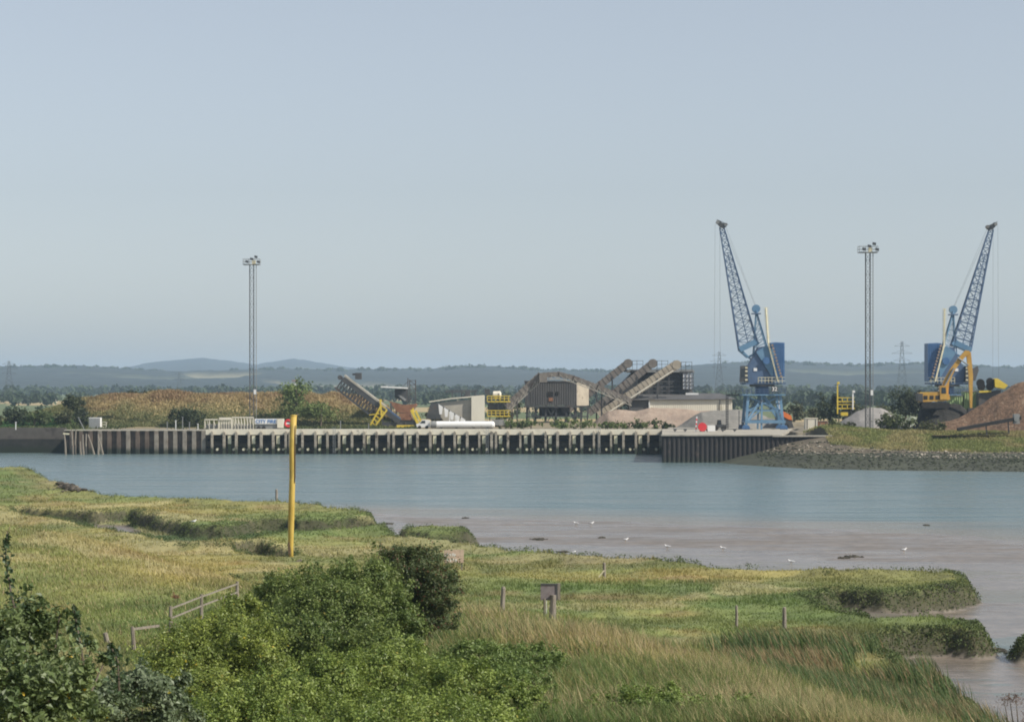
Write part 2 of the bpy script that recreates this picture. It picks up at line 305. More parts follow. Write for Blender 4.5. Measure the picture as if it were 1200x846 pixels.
# ---------------------------------------------------------------- far land
SHORE = [(37.0, 469), (41, 452), (50, 430), (65, 422), (83, 416), (120, 410), (300, 400)]
def shore_y(x): return np.interp(x, [p[0] for p in SHORE], [p[1] for p in SHORE])
BROWN_X = [-170, -118, -108, -98, -90, -86, -80, -70, -58, -48, -38, -30, -24]
BROWN_Z = [0, .5, 2.5, 5.5, 6.8, 7.2, 7.6, 7.3, 7.6, 7.4, 7.0, 5.5, 1]
def HF(x, y):
    plateau = 4.95-3.2*sstep(y, 640, 1000)
    h = plateau+0.3*(fbm(x, y, 30, 3, 13)-.5)*sstep(y, 560, 640)
    h = np.where((y < 560), 4.9, h)
    bz = np.interp(x, BROWN_X, BROWN_Z)
    h = h+bz*np.exp(-((y-572)/15)**2)*(0.85+0.3*fbm(x, y, 6, 3, 17))
    left = (x <= 55)
    h = np.where((left & (y < 529)) | ((x < -91.5) & (y < 536)), -1.5, h)
    s = y-shore_y(x)                                # right bank
    prof = np.interp(s, [-10, 0, 12, 34, 44, 56, 80], [-1.2, -.05, .7, 2.5, 3.4, 5.35, 5.2])+.35*(fbm(x, y, 5, 4, 23)-.5)
    prof = prof+1.6*np.exp(-((x-58)/9)**2-((y-470)/18)**2)
    near = (x > 36.5)
    wall = (x < 58) & (y > 467.6) & (y < 532)
    h = np.where(near & (y < 500), np.where(wall, -1.5, prof), h)
    h = np.where((x >= 58) & (y >= 500) & (y < 560), 5.2+.1*(fbm(x, y, 5, 3, 3)-.5), h)
    return h
rows = np.concatenate([np.arange(400, 660, 1.1), 660*np.exp(np.linspace(0, math.log(3600/660.), 120))[1:]]); nc = 620
ang = np.linspace(-.36, .36, nc); X = ang[None]*rows[:, None]; Y = np.repeat(rows[:, None], nc, 1); x = X.ravel(); y = Y.ravel(); z = HF(x, y)
# colour of the far land
n1 = fbm(x, y, 14, 4, 14); n2 = fbm(x, y, 3, 3, 15)
c = np.array([.20, .175, .13])[None]+np.zeros((len(x), 3))                               # yard
fld = sstep(y, 600, 680)[:, None]; fn = vnoise(x/260, y/330, 3); fc = np.where(fn[:, None] > .55, np.array([.36, .28, .14])[None], np.array([.10, .13, .05])[None]); c = c*(1-fld)+fc*fld
br = np.clip(np.interp(x, BROWN_X, BROWN_Z)/4, 0, 1)*np.exp(-((y-566)/24)**6)
bc = np.array([.32, .22, .11])[None]*(1-n1[:, None])+np.array([.24, .22, .09])[None]*n1[:, None]; c = c*(1-br[:, None])+bc*br[:, None]
gl = ((x < -88) & (y < 640) & (y > 527))[:, None]; c = np.where(gl & (br[:, None] < .5), np.array([.11, .13, .05])[None]*(0.7+.6*n2[:, None]), c)
s = y-shore_y(x); bank = (x > 36.5) & (y < 500)
rockc = np.where(z[:, None] < 2.2, np.array([.045, .050, .030])[None], np.array([.115, .095, .065])[None])*(0.6+.8*n2[:, None])
c = np.where(bank[:, None], rockc, c)
grs = np.array([.18, .20, .07])[None]*(1-n1[:, None])+np.array([.24, .20, .085])[None]*n1[:, None]
gm = sstep(s+6*(n2-.5), 31, 36)*sstep(x, 57, 62)*sstep(y, 520, 490)
c = c*(1-gm[:, None])+grs*gm[:, None]
m_far = nmat('far_ground', (.75, .75, .75), (1.2, 1.2, 1.2), .5, .95, attr='col', bump=.1)
o = raw_mesh('far_ground', np.stack([x, y, z], 1), grid_faces(len(rows), nc), m_far, colors=c*1.0, smooth=True); tag(o, kind='structure')

# hills, in two ridges
PA = ([-400, 0, 120, 170, 240, 300, 345, 400, 440, 600, 760, 1200, 1600], [440, 440, 436, 428, 422, 430, 423, 432, 438, 441, 440, 441, 440])
PB = ([-400, 0, 60, 120, 200, 290, 400, 440, 500, 545, 570, 640, 720, 800, 840, 870, 940, 1000, 1030, 1080, 1130, 1200, 1600], [434, 435, 434, 435, 440, 437, 438, 437, 438, 434, 434, 438, 440, 435, 431, 430, 430, 433, 432, 431, 434, 436, 434])
rows = np.concatenate([np.linspace(3600, 6200, 130), np.linspace(6300, 13000, 90)]); nc = 900; ang = np.linspace(-.40, .40, nc)
X = ang[None]*rows[:, None]; Y = np.repeat(rows[:, None], nc, 1); x = X.ravel(); y = Y.ravel(); px = 600+x/y*F
zb = 14+(HZ-np.interp(px, *PB))/F*5200; za = 14+(HZ-np.interp(px, *PA))/F*9500
rb = np.interp(y, [3600, 4200, 5200, 6500, 13000], [0, .38, 1, .5, .2]); ra = np.interp(y, [6300, 9500, 11000, 13000], [0, 1, .9, .5])
z = 1.7+np.maximum(zb*rb, za*ra)-1.7*rb+(9*fbm(x, y, 700, 3, 7)-4)*sstep(y, 3700, 4500)*(1-sstep(y, 5000, 5300))
wood = sstep(fbm(x, y*.6, 300, 4, 33), .30, .38); z = z+wood*(5+7*fbm(x, y, 35, 3, 34))*sstep(y, 3700, 4000)
fieldc = np.where((vnoise(x/300, y/260, 5) > .5)[:, None], np.array([.24, .22, .14])[None], np.array([.08, .09, .06])[None])
c = fieldc*(1-wood[:, None])+np.array([.016, .026, .030])[None]*wood[:, None]*(0.6+.8*fbm(x, y, 60, 3, 35)[:, None])
z[y < 3650] = 1.7
o = raw_mesh('hills', np.stack([x, y, z], 1), grid_faces(len(rows), nc), m_far, colors=c, smooth=True); tag(o, kind='structure')

# the air: pale even haze
hz = MB().box(-7500, 7500, -250, 13600, -4, 132).build('haze', None or bpy.data.materials.new('haze_air')); tag(hz, kind='stuff')
hm = hz.data.materials[0]; hm.use_nodes = True; ht = hm.node_tree; ht.nodes.remove(ht.nodes['Principled BSDF'])
pv = ht.nodes.new('ShaderNodeVolumePrincipled'); pv.inputs['Density'].default_value = HAZE_DENSITY; pv.inputs['Color'].default_value = (.60, .79, 1.0, 1); pv.inputs['Anisotropy'].default_value = 0.1
ht.links.new(pv.outputs[0], ht.nodes['Material Output'].inputs['Volume'])
# ---------------------------------------------------------------- materials of the dock
M = {}
M['conc'] = nmat('pale_concrete', (.66, .60, .47), (.78, .72, .58), .4, .85, stain=(.34, .30, .24), sscale=.7, sth=.6)
M['conc2'] = nmat('worn_concrete', (.36, .34, .29), (.46, .43, .36), .5, .9, stain=(.25, .23, .19), sscale=.3, sth=.58)
M['pile'] = nmat('weathered_pile', (.27, .23, .18), (.44, .39, .31), 1.2, .85, stain=(.10, .08, .06), sscale=.9, sth=.55, tide=(1.6, (.035, .045, .025)))
M['sheet'] = nmat('rusty_sheet_piling', (.085, .060, .045), (.16, .12, .09), .6, .8, stain=(.05, .04, .035), sscale=.4, sth=.52, tide=(1.4, (.022, .028, .018)))
M['sheetp'] = nmat('bleached_sheet_piling', (.19, .165, .135), (.31, .275, .225), .6, .85, stain=(.16, .10, .07), sscale=.5, sth=.58, tide=(1.2, (.05, .055, .035)))
M['dark'] = nmat('dark_wet_timber', (.014, .016, .014), (.035, .032, .028), .6, .85, tide=(1.5, (.015, .022, .012)))
M['algae'] = nmat('green_algae_panel', (.045, .06, .02), (.09, .10, .035), 1.5, .8)
M['pad'] = nmat('pale_fender_pad', (.62, .56, .36), (.74, .70, .52), 1.0, .8, stain=(.3, .3, .12), sscale=1.2, sth=.6)
M['white'] = nmat('white_paint', (.74, .74, .72), (.82, .82, .80), .5, .5, stain=(.55, .52, .46), sscale=.4, sth=.66)
M['cream'] = nmat('cream_cladding', (.64, .60, .50), (.74, .70, .58), .3, .7, stain=(.45, .41, .32), sscale=.25, sth=.62, stretch=(1, 1, .3))
M['grey'] = nmat('grey_steel', (.20, .21, .21), (.30, .30, .29), .6, .6, stain=(.16, .11, .08), sscale=.5, sth=.62)
M['dgrey'] = nmat('dark_steel', (.045, .05, .055), (.085, .085, .085), .6, .6, stain=(.10, .065, .045), sscale=.6, sth=.6)
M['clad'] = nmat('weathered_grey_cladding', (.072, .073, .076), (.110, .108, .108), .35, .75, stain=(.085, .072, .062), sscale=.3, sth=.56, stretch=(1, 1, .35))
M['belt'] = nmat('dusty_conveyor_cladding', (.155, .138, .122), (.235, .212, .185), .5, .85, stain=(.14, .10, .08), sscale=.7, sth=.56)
M['beltp'] = nmat('pale_conveyor_cladding', (.33, .29, .23), (.42, .37, .29), .5, .85, stain=(.2, .16, .12), sscale=.7, sth=.58)
M['rust'] = nmat('rusty_plate', (.22, .10, .055), (.33, .17, .10), .7, .85, stain=(.12, .06, .04), sscale=.9, sth=.56)
M['blue'] = nmat('faded_blue_paint', (.045, .125, .28), (.075, .165, .33), .5, .5, stain=(.11, .12, .16), sscale=.6, sth=.62)
M['lblue'] = nmat('pale_blue_paint', (.10, .21, .34), (.15, .27, .39), .5, .5, stain=(.15, .15, .17), sscale=.7, sth=.6)
M['dblue'] = nmat('dark_blue_lattice_paint', (.06, .11, .20), (.095, .15, .25), .5, .55, stain=(.09, .08, .09), sscale=.8, sth=.6)
M['yellow'] = nmat('yellow_paint', (.62, .46, .04), (.72, .55, .07), .6, .5, stain=(.35, .22, .05), sscale=.8, sth=.62)
M['digger'] = nmat('orange_yellow_paint', (.50, .27, .045), (.60, .36, .07), .5, .45, stain=(.30, .17, .06), sscale=.6, sth=.62)
M['orange'] = nmat('orange_paint', (.72, .17, .03), (.78, .22, .05), .5, .5)
M['red'] = nmat('red_paint', (.62, .03, .04), (.70, .05, .05), .8, .5)
M['green'] = nmat('green_container_paint', (.20, .30, .12), (.27, .36, .17), .4, .6, stain=(.15, .17, .09), sscale=.4, sth=.6)
M['glass'] = nmat('dark_glass', (.03, .04, .05), None, 1, .1)
M['pane'] = nmat('bright_glass', (.75, .76, .76), (.85, .85, .84), 2, .3)
M['rubber'] = nmat('black_rubber', (.018, .018, .018), (.035, .032, .03), 1, .9)
M['text'] = nmat('blue_lettering', (.04, .16, .42), None, 1, .5)
M['wtext'] = nmat('white_lettering', (.82, .82, .80), None, 1, .5)
M['rope'] = nmat('steel_rope', (.10, .11, .12), None, 1, .6)
M['gravelp'] = nmat('pinkish_gravel', (.27, .205, .16), (.35, .275, .215), .6, .95, stain=(.23, .18, .145), sscale=.15, sth=.55, bump=.15)
M['gravelg'] = nmat('grey_gravel', (.17, .165, .15), (.23, .22, .20), .5, .95, stain=(.13, .125, .115), sscale=.2, sth=.55, bump=.12)
M['gravell'] = nmat('light_grey_gravel', (.215, .205, .195), (.28, .265, .25), .5, .95, stain=(.36, .30, .23), sscale=.09, sth=.58, bump=.12)
M['spoil'] = nmat('reddish_brown_spoil', (.13, .078, .045), (.27, .165, .10), 1.3, .95, stain=(.36, .27, .19), sscale=1.1, sth=.57, bump=.6)
M['coal'] = nmat('black_spoil', (.012, .012, .011), (.03, .028, .024), .6, .95, bump=.25)
M['timber'] = nmat('grey_weathered_timber', (.17, .145, .115), (.30, .265, .22), 3, .9, stain=(.08, .065, .05), sscale=2, sth=.57, stretch=(3, 3, .5), bump=.02)

def text_mesh(s, size, mat, parent, center, yface, name='lettering', depth=.02, vertical=False):
    cu = bpy.data.curves.new(name, 'FONT'); cu.body = s; cu.size = size; cu.align_x = 'CENTER'; cu.align_y = 'CENTER'; cu.extrude = depth; cu.offset = size*.015
    tmp = bpy.data.objects.new(name, cu); COL.objects.link(tmp); bpy.context.view_layer.update()
    me = bpy.data.meshes.new_from_object(tmp); bpy.data.objects.remove(tmp); me.name = name; me.materials.clear(); me.materials.append(mat)
    o = bpy.data.objects.new(name, me); COL.objects.link(o); o.rotation_euler = (R(90), 0, 0)
    l = rootloc(parent) if parent is not None else Vector((0, 0, 0)); o.location = Vector((center[0], yface, center[1]))-l; o.parent = parent
    return o

# ---------------------------------------------------------------- the dock walls
def X_(px, Y): return (px-600)/F*Y
def Z_(py, Y): return CZ-(py-HZ)/F*Y
J = 525.0
x0, x1 = X_(241, J), X_(800, J)
jt = thing('jetty', ((x0+x1)/2, J, -.5), 'long concrete jetty on dark piles with a pale capping beam and fender pads', 'jetty')
MB().box(x0, x1+14, J-.0, J+.9, 3.95, 5.03).build('capping_beam', M['conc'], jt)
MB().box(x0, x1+14, J+.9, J+9, 4.5, 5.0).build('deck', M['conc2'], jt)
MB().box(x0, x1, J+5, J+5.6, -1, 4.5).build('back_wall', M['dark'], jt)
m = MB(); m.box(x0, x1, J+1.2, J+1.6, 1.1, 1.5); m.box(x0, x1, J+3.0, J+3.4, 2.6, 3.0)
m.build('waling_beam', M['dark'], jt)
posts = []; p = 249.0; k = 0
while p < 797:
    posts.append(p)
    if k % 8 == 6: posts.append(p+5.6); p += 5.6
    p += 14.35; k += 1
for i, p in enumerate(posts):
    X = X_(p+random.uniform(-.6, .6), J); w_ = .21+.07*random.random(); m = MB()
    m.prism([(X-w_, -1), (X+w_, -1), (X+w_, 4.35+.25*random.random()), (X-w_*.3, 4.75), (X-w_, 4.45)], J-.75, J-.12)
    m.build('fender_pile', M['pile'], jt)
for i, p in enumerate(posts[:-1]):
    if (i % 2) == 1 and posts[i+1]-p > 10:
        X = X_(p+2.6+random.random(), J); z1 = 3.75; MB().box(X+.1, X+.78, J-.1, J+.35, 2.1, z1).build('fender_pad', M['pad'], jt)
        MB().box(X+.13, X+.75, J-.05, J+.4, -.8, 1.98).build('fender_pad_foot', M['algae'], jt)
for i, p in enumerate(posts[:-1]):
    g = posts[i+1]-p
    if g > 10:
        X = X_(p+g*(.35+.4*random.random()), J); MB().tube((X, J-.5, .95), (X, J+1, 1.0), .26, n=8).build('tie_end', M['pad'], jt)
        if random.random() < .35: MB().tube((X+.9, J-.4, .95), (X+.9, J+1, 1.0), .2, n=8).build('tie_end', M['pad'], jt)

for q in (392, 571, 702):
    m = MB(); X = X_(q, J)
    for d in (-.22, .22): m.beam((X+d, J-.95, .2), (X+d, J-.95, 5.6), .07)
    for k in range(16): m.beam((X-.22, J-.95, .4+.32*k), (X+.22, J-.95, .4+.32*k), .05)
    m.build('ladder', M['grey'], jt)
# left sheet pile wall
xl, xr = X_(75, J), X_(241, J)
qw = thing('sheet_pile_wall', ((xl+xr)/2, J, -1), 'rusty steel sheet pile wall with pale vertical ribs left of the long jetty', 'wall')
m = MB(); q = MB(); X = xl; n = 0
while X < xr-.1:
    m.box(X, X+1.2, J+.6, J+.9, -1.5, 4.75)
    (q if n > 8 or n in (3, 6) else m).prism([(X+1.15, -1.5), (X+1.95, -1.5), (X+1.95, 4.7), (X+1.15, 4.7)], J-.05+.04*(n % 3), J+.62)
    X += 1.93; n += 1
m.build('sheet_pan', M['sheet'], qw); q.build('sheet_rib', M['sheetp'], qw)
MB().box(xl, xr, J-.02, J+3, 4.80, 4.96).build('coping', M['conc2'], qw)
Yb = 534
lw = thing('quay_wall', (X_(0, Yb), Yb, -1), 'dark stained concrete quay wall set back at the far left', 'wall')
MB().box(X_(-420, Yb), X_(77, Yb), Yb, Yb+1, 2.9, 5.25).build('upper_wall', nmat('stained_dark_concrete', (.085, .075, .065), (.13, .115, .10), .3, .9, stain=(.06, .05, .045), sscale=.3, sth=.5), lw)
MB().box(X_(-420, Yb), X_(77, Yb), Yb-.25, Yb+.8, -1.5, 2.88).build('lower_wall', M['dark'], lw)
# timber dolphin remains
for i, (a, b, c_, d) in enumerate([(75, 507, 77, 532), (84, 503, 85, 532), (89, 503, 88, 532), (97, 509, 98, 531), (101, 508, 101, 532), (103, 509, 111, 533), (115, 509, 115, 532), (94, 517, 95, 532), (116, 514, 121, 533)]):
    Y = 521+(i % 3)*1.2; p = P(a, b, Y); r = P(c_, d+2, Y); mid = (p+r)/2+Vector((.1*random.uniform(-1, 1), 0, 0))
    o = MB().path([p, mid, r], [.13, .18, .22], 6).build('mooring_pile', M['timber'])
    tag(o, ['leftmost leaning stump of old timber mooring piles', 'tall old timber pile standing at the quay corner', 'slim old timber pile beside the tall corner pile', 'fourth old timber pile from the left end of the wall', 'bleached old timber pile with a broad top', 'old timber pile leaning down to the right into the water', 'thick pale old timber pile standing upright', 'short dark timber stub between two old piles', 'rightmost slanting timber remnant of the old piles'][i], 'mooring pile', 'old timber mooring piles at the quay corner')
o = MB().beam(P(74, 508, 520), P(81, 508.5, 520), .25, .3).build('crosspiece', M['pad']); tag(o, 'pale plank lying across the tops of the old mooring piles', 'plank')
# right wall
K = 467.0; xa, xb = X_(776, K), X_(975, K)
rw = thing('sheet_pile_wall', ((xa+xb)/2, K, -1), 'nearly black corrugated steel quay wall jutting forward below the blue crane', 'wall')
m = MB(); X = xa; pts = []
while X < xb: pts += [(X, K), (X+.2, K-.12), (X+.45, K-.12), (X+.65, K)]; X += .86
m2 = MB(); n = len(pts); vs = [(a, b, -1.5) for a, b in pts]+[(a, b, 4.85) for a, b in pts]; m2.add(vs, [(i, i+1, n+i+1, n+i) for i in range(n-1)])
m2.add([(xa, K, -1.5), (xa+3.6, 527, -1.5), (xa+3.6, 527, 4.85), (xa, K, 4.85)], [(0, 1, 2, 3)])
mdk = nmat('tarred_sheet_piling', (.014, .013, .013), (.026, .022, .021), .7, .75, stain=(.08, .055, .04), sscale=.6, sth=.6, tide=(1.0, (.02, .024, .016)))
m2.build('sheet_piling', mdk, rw)
slab = thing('quay_deck', ((xa+xb)/2, 495, 4), 'flat pale concrete quay deck carrying the blue crane', 'deck')
MB().box(xa-.2, X_(905, K), K-.3, K+.6, 4.86, 5.12).build('coping', M['conc2'], slab)
MB().box(X_(905, K)+.01, xb, K-.4, K+.6, 4.70, 4.98).build('coping', M['conc2'], slab)
sl_ = MB(); sl_.add([(a, b, c) for c in (4.6, 5.06) for a, b in ((xa, K+.62), (X_(915, K), K+.62), (X_(935, 560), 560), (xa+5.5, 560))], [(0, 1, 2, 3), (4, 5, 6, 7), (0, 1, 5, 4), (1, 2, 6, 5), (2, 3, 7, 6), (3, 0, 4, 7)]); sl_.build('slab', nmat('pale_deck_concrete', (.30, .28, .23), (.40, .37, .31), .15, .9, stain=(.22, .20, .17), sscale=.08, sth=.56), slab)
for i, p in enumerate([791, 803, 829, 847, 861]):
    X = X_(p, 500); o = MB().tube((X, 500, 5.06), (X, 500, 5.38), .16, .14).tube((X-.32, 500, 5.42), (X+.32, 500, 5.42), .13).build('bollard', M['dgrey'])
    o['label'] = 'low black iron mooring bollard on the quay deck, ' + ['the leftmost', 'second from the left', 'the middle one of five', 'beneath the black digger', 'the rightmost'][i]; o['category'] = 'bollard'; o['group'] = 'mooring bollards on the quay deck'

# ---------------------------------------------------------------- light masts
def mast(px, pt, pb, Y, label):
    x = X_(px, Y); zt = Z_(pt, Y)-1.1; zb = 5.0
    r = thing('floodlight_mast', (x, Y, zb), label, 'light mast', 'tall lattice floodlight masts')
    s = .42; m = MB()
    cs = [(-s, -s), (s, -s), (s, s), (-s, s)]; H = zt-.9-zb; nb = int(H/1.35)
    for a, b in cs: m.beam((x+a, Y+b, zb), (x+a, Y+b, zt-.9), .10)
    for k in range(nb):
        z0 = zb+H*k/nb; z1 = zb+H*(k+1)/nb
        for j in range(4):
            a = cs[j]; b = cs[(j+1) % 4]
            if k % 2: a, b = b, a
            m.beam((x+a[0], Y+a[1], z0), (x+b[0], Y+b[1], z1), .05); m.beam((x+a[0], Y+a[1], z0), (x+b[0], Y+b[1], z0), .04)
    m.build('lattice_shaft', M['clad'], r)
    m = MB(); lx = x+s+.55
    m.beam((lx, Y-.25, zb+1), (lx, Y-.25, zt-.9), .07); m.beam((lx, Y+.25, zb+1), (lx, Y+.25, zt-.9), .07)
    for k in range(int(H/.6)): m.beam((lx, Y-.25, zb+1+k*.6), (lx, Y+.25, zb+1+k*.6), .05); m.beam((x+s, Y, zb+1+k*.6), (lx, Y-.25, zb+1+k*.6), .04)
    m.build('caged_ladder', M['grey'], r)
    m = MB(); e = 1.75; zp = zt-.8
    m.box(x-e, x+e, Y-1.2, Y+1.2, zp-.1, zp+.05)
    for hz_ in (.55, 1.1):
        for a, b in (((-e, -1.2), (e, -1.2)), ((-e, 1.2), (e, 1.2)), ((-e, -1.2), (-e, 1.2)), ((e, -1.2), (e, 1.2))): m.beam((x+a[0], Y+a[1], zp+hz_), (x+b[0], Y+b[1], zp+hz_), .07)
    for a in (-e, -e/3, e/3, e):
        for b in (-1.2, 1.2): m.beam((x+a, Y+b, zp), (x+a, Y+b, zp+1.1), .07)
    m.build('platform', M['grey'], r)
    for a, b in ((-.9, .35), (.1, .9), (1.0, 1.35), (1.55, .3)):
        f = MB(); f.prism([(x+a-.32, zp+b), (x+a+.32, zp+b-.12), (x+a+.36, zp+b+.36), (x+a-.28, zp+b+.5)], Y-1.5, Y-1.1); f.build('floodlight', M['dgrey'], r)
    MB().box(x+.1, x+.8, Y-.3, Y+.4, zp+.05, zp+.85).build('control_box', M['pad'], r)
    MB().box(x+s, x+s+.5, Y-.4, Y-.1, zb+7.2, zb+8.2).build('junction_box', M['white'], r)
    MB().box(x-1.2, x+1.2, Y-1.2, Y+1.2, zb-.3, zb+.3).build('footing', M['conc2'], r)
mast(295, 299.5, 500, 542, 'slender grey lattice floodlight mast behind the left of the jetty')
mast(1017, 284, 496, 482, 'grey lattice floodlight mast between the two blue cranes')

# ---------------------------------------------------------------- blue cranes
def crane(cx, Y, zb, s, text, lean, mir, label):
    """crane drawn in pixels about the centre cx; u to the right (mirrored for the second one), v upward"""
    def p(u, v, d=0.0): return Vector((X_(cx, Y)+mir*u*s, Y+d, zb+v*s))
    r = thing('dock_crane', p(0, 0), label, 'crane', 'blue level luffing dock cranes')
    hd = 4.0
    m = MB()                                                      # portal
    for d in (-hd, hd):
        m.beam(p(-21, 0, d), p(-18, 40, d*.85), .55); m.beam(p(23, 0, d), p(19, 40, d*.85), .55)
        m.beam(p(-22, 9, d), p(25, 9, d), .5, .6); m.beam(p(-19, 22, d*.9), p(20, 22, d*.9), .3)
        m.beam(p(-20, 9, d), p(0, 40, d*.75), .4); m.beam(p(23, 9, d), p(0, 40, d*.75), .4)
        m.beam(p(-20, 9, d), p(-2, 24, d*.9), .25); m.beam(p(-18, 38, d*.85), p(20, 22, d*.9), .22); m.beam(p(19, 38, d*.85), p(-19, 22, d*.9), .22); m.beam(p(-3, 0, d), p(-2, 40, d*.85), .35)
    for u in (-21, 23): m.beam(p(u, 9, -hd), p(u, 9, hd), .4); m.beam(p(u*.8, 30, -hd*.8), p(u*.8, 30, hd*.8), .3); m.beam(p(u, 9, -hd), p(u*.8, 32, hd*.8), .22)
    m.build('portal', M['lblue'], r)
    for u in (-21, 23):
        for d in (-hd, hd):
            b = MB(); b.prism([(p(u-5, 0).x, p(0, 1.2).z), (p(u+5, 0).x, p(0, 1.2).z), (p(u+3, 0).x, p(0, 5).z), (p(u-3, 0).x, p(0, 5).z)], Y+d-.35, Y+d+.35)
            for q in (-3.2, 0, 3.2): b.tube(p(u+q, 1.6, d-.3), p(u+q, 1.6, d+.3), .30, n=10)
            b.build('bogie', M['blue'], r)
    m = MB(); m.box(min(p(-25, 0).x, p(25, 0).x), max(p(-25, 0).x, p(25, 0).x), Y-4.2, Y+4.2, p(0, 39.5).z, p(0, 41).z)
    m.build('lower_platform', M['lblue'], r)
    m = MB()
    for d in (-4.2, 4.2):
        for v in (44, 47): m.beam(p(-25, v, d), p(25, v, d), .08)
        for u in range(-25, 26, 5): m.beam(p(u, 41, d), p(u, 47, d), .07)
    m.build('lower_railing', M['dblue'], r)
    MB().tube(p(0, 41), p(0, 50), 1.5, 1.4, 20).build('slewing_column', M['dblue'], r)
    MB().tube(p(0, 50), p(0, 52.5), 2.6, 2.6, 24).build('slewing_ring', M['dgrey'], r)
    m = MB(); m.box(p(0, 0).x-4.3, p(0, 0).x+4.6, Y-2.6, Y+2.6, p(0, 52.6).z, p(0, 54.5).z); m.build('machinery_deck', M['dblue'], r)
    m = MB()
    for d in (-2.9,):
        for v in (57, 60.5): m.beam(p(-6, v, d), p(25, v, d), .11)
        for u in range(-6, 26, 4): m.beam(p(u, 54, d), p(u, 60.5, d), .09)
    m.build('railing', M['pad'], r)
    # machinery house, sloping dark side
    MB().prism([(p(a, b).x, p(a, b).z) for a, b in ((-17, 54.6), (12, 54.6), (12, 92), (4, 97), (-5, 96), (-19, 70))], Y-2.2, Y+2.2).build('machinery_house', M['dblue'], r)
    MB().prism([(p(a, b).x, p(a, b).z) for a, b in ((-8, 90), (11, 60), (13, 92), (3, 98))], Y-2.5, Y-2.25).build('side_plate', M['lblue'], r)
    MB().tube(p(4, 80, -2.8), p(4, 80, -2.55), .75, n=16).build('sheave', M['blue'], r)
    w_ = MB(); w_.box(p(-9, 0).x-.35, p(-9, 0).x+.35, Y-2.3, Y-2.21, p(0, 68).z, p(0, 71.5).z); w_.build('window', M['pane'], r)
    # cab
    cb = MB().prism([(p(a, b).x, p(a, b).z) for a, b in ((-27, 55), (-18.5, 55), (-18.5, 74), (-26, 74))], Y-3.4, Y-.8).build('cab', M['dgrey'], r)
    for k, v in enumerate((57, 62, 67, 71)):
        w = MB(); w.box(min(p(-21.5, 0).x, p(-18.7, 0).x), max(p(-21.5, 0).x, p(-18.7, 0).x), Y-3.46, Y-3.41, p(0, v).z, p(0, v+1.6).z); w.build('cab_trim', M['pad'], cb)
    w = MB(); w.box(min(p(-26, 0).x, p(-22, 0).x), max(p(-26, 0).x, p(-22, 0).x), Y-3.45, Y-3.41, p(0, 61).z, p(0, 71).z); w.build('window', M['glass'], cb)
    # counterweight house
    MB().prism([(p(a, b).x, p(a, b).z) for a, b in ((9, 56), (25, 56), (25, 101), (14.5, 101.6), (9, 101))], Y-2.4, Y+2.4).build('counterweight_house', M['blue'], r)
    m = MB()
    for u in (10.5, 13, 15.5, 18, 20.5, 23): m.box(p(u, 0).x-.04, p(u, 0).x+.04, Y-2.46, Y-2.41, p(0, 57).z, p(0, 100).z)
    m.build('cladding_rib', M['blue'], r)
    # a-frame
    m = MB(); A = p(-7, 139)
    for d in (-1.3, 1.3):
        a = Vector((A.x, Y+d*.4, A.z)); m.beam(p(-10, 88, d), a, .2); m.beam(p(6, 94, d), a, .24)
        for k in range(1, 7):
            t0 = k/7.5; l = p(-10, 88, d).lerp(a, t0); q = p(6, 94, d).lerp(a, t0+.02); q2 = p(6, 94, d).lerp(a, min(1, t0+.14)); m.beam(l, q, .08); m.beam(l, q2, .07)
    m.build('a_frame', M['lblue'], r)
    h = MB(); h.box(A.x-.9, A.x+.9, Y-1, Y+1, A.z-.8, A.z-.55); h.build('top_platform', M['dblue'], r)
    MB().tube(A+Vector((0, -.5, .35)), A+Vector((0, .5, .35)), .85, n=18).build('top_sheave', M['lblue'], r)
    # rack / ladder up the back
    m = MB()
    for d in (-2.75, -2.0): m.beam(p(4, 142, d+1.5), p(6, 100, d), .22) ; m.beam(p(6, 100, d), p(17, 56, d-.2), .3)
    for k in range(18): q = p(4, 142, -.9).lerp(p(6, 100, -2.4), k/18); m.beam(q-Vector((.45, 0, 0)), q+Vector((.45, 0, 0)), .12)
    m.build('ladder', M['pad'], r)
    m = MB()
    for k in range(11): q = p(6.5, 98, -3.0).lerp(p(17, 60, -3.2), k/10.5); m.tube(q-Vector((0, .1, 0))+Vector((mir*.7, 0, 0)), q+Vector((mir*.7, .3, 0)), .24, .24, 8)
    m.build('ladder_hoop', M['orange'] if False else M['gravelp'], r)
    # jib
    B0, B1 = (-27, 93), (-5, 99); T0, T1 = (lean-1.2, 236), (lean+4.0, 236); dep0, dep1 = 2.3, .6
    def c4(t):
        a = Vector((B0[0]+(T0[0]-B0[0])*t, 0, B0[1]+(T0[1]-B0[1])*t)); b = Vector((B1[0]+(T1[0]-B1[0])*t, 0, B1[1]+(T1[1]-B1[1])*t)); d = (dep0+(dep1-dep0)*t)/2*(1+.6*max(0, .2-t))
        return [p(a.x, a.z, -d), p(b.x, b.z, -d), p(b.x, b.z, d), p(a.x, a.z, d)]
    m = MB(); nb = 16; ts = [1-(1-k/nb)**1.12 for k in range(nb+1)]
    for k in range(nb):
        a, b = c4(ts[k]), c4(ts[k+1])
        for j in range(4):
            m.beam(a[j], b[j], .26-.08*ts[k]); m.beam(a[j], a[(j+1) % 4], .13)
            q = (a[j], b[(j+1) % 4]) if k % 2 else (a[(j+1) % 4], b[j]); m.beam(*q, .13)
        if k < 12: ac = (a[0]+a[1])/2; bc = (b[0]+b[1])/2; m.beam(ac, bc, .16); m.beam(ac, b[0], .09); m.beam(ac, b[1], .09)
    m.build('jib', M['dblue'], r)
    b = c4(0); m = MB(); m.beam(b[0], p(-8, 102, -1.2), .9, 1.1); m.beam(b[3], p(-8, 102, 1.2), .9, 1.1); m.beam(p(-8, 102, -1.2), b[1], .7, .9)
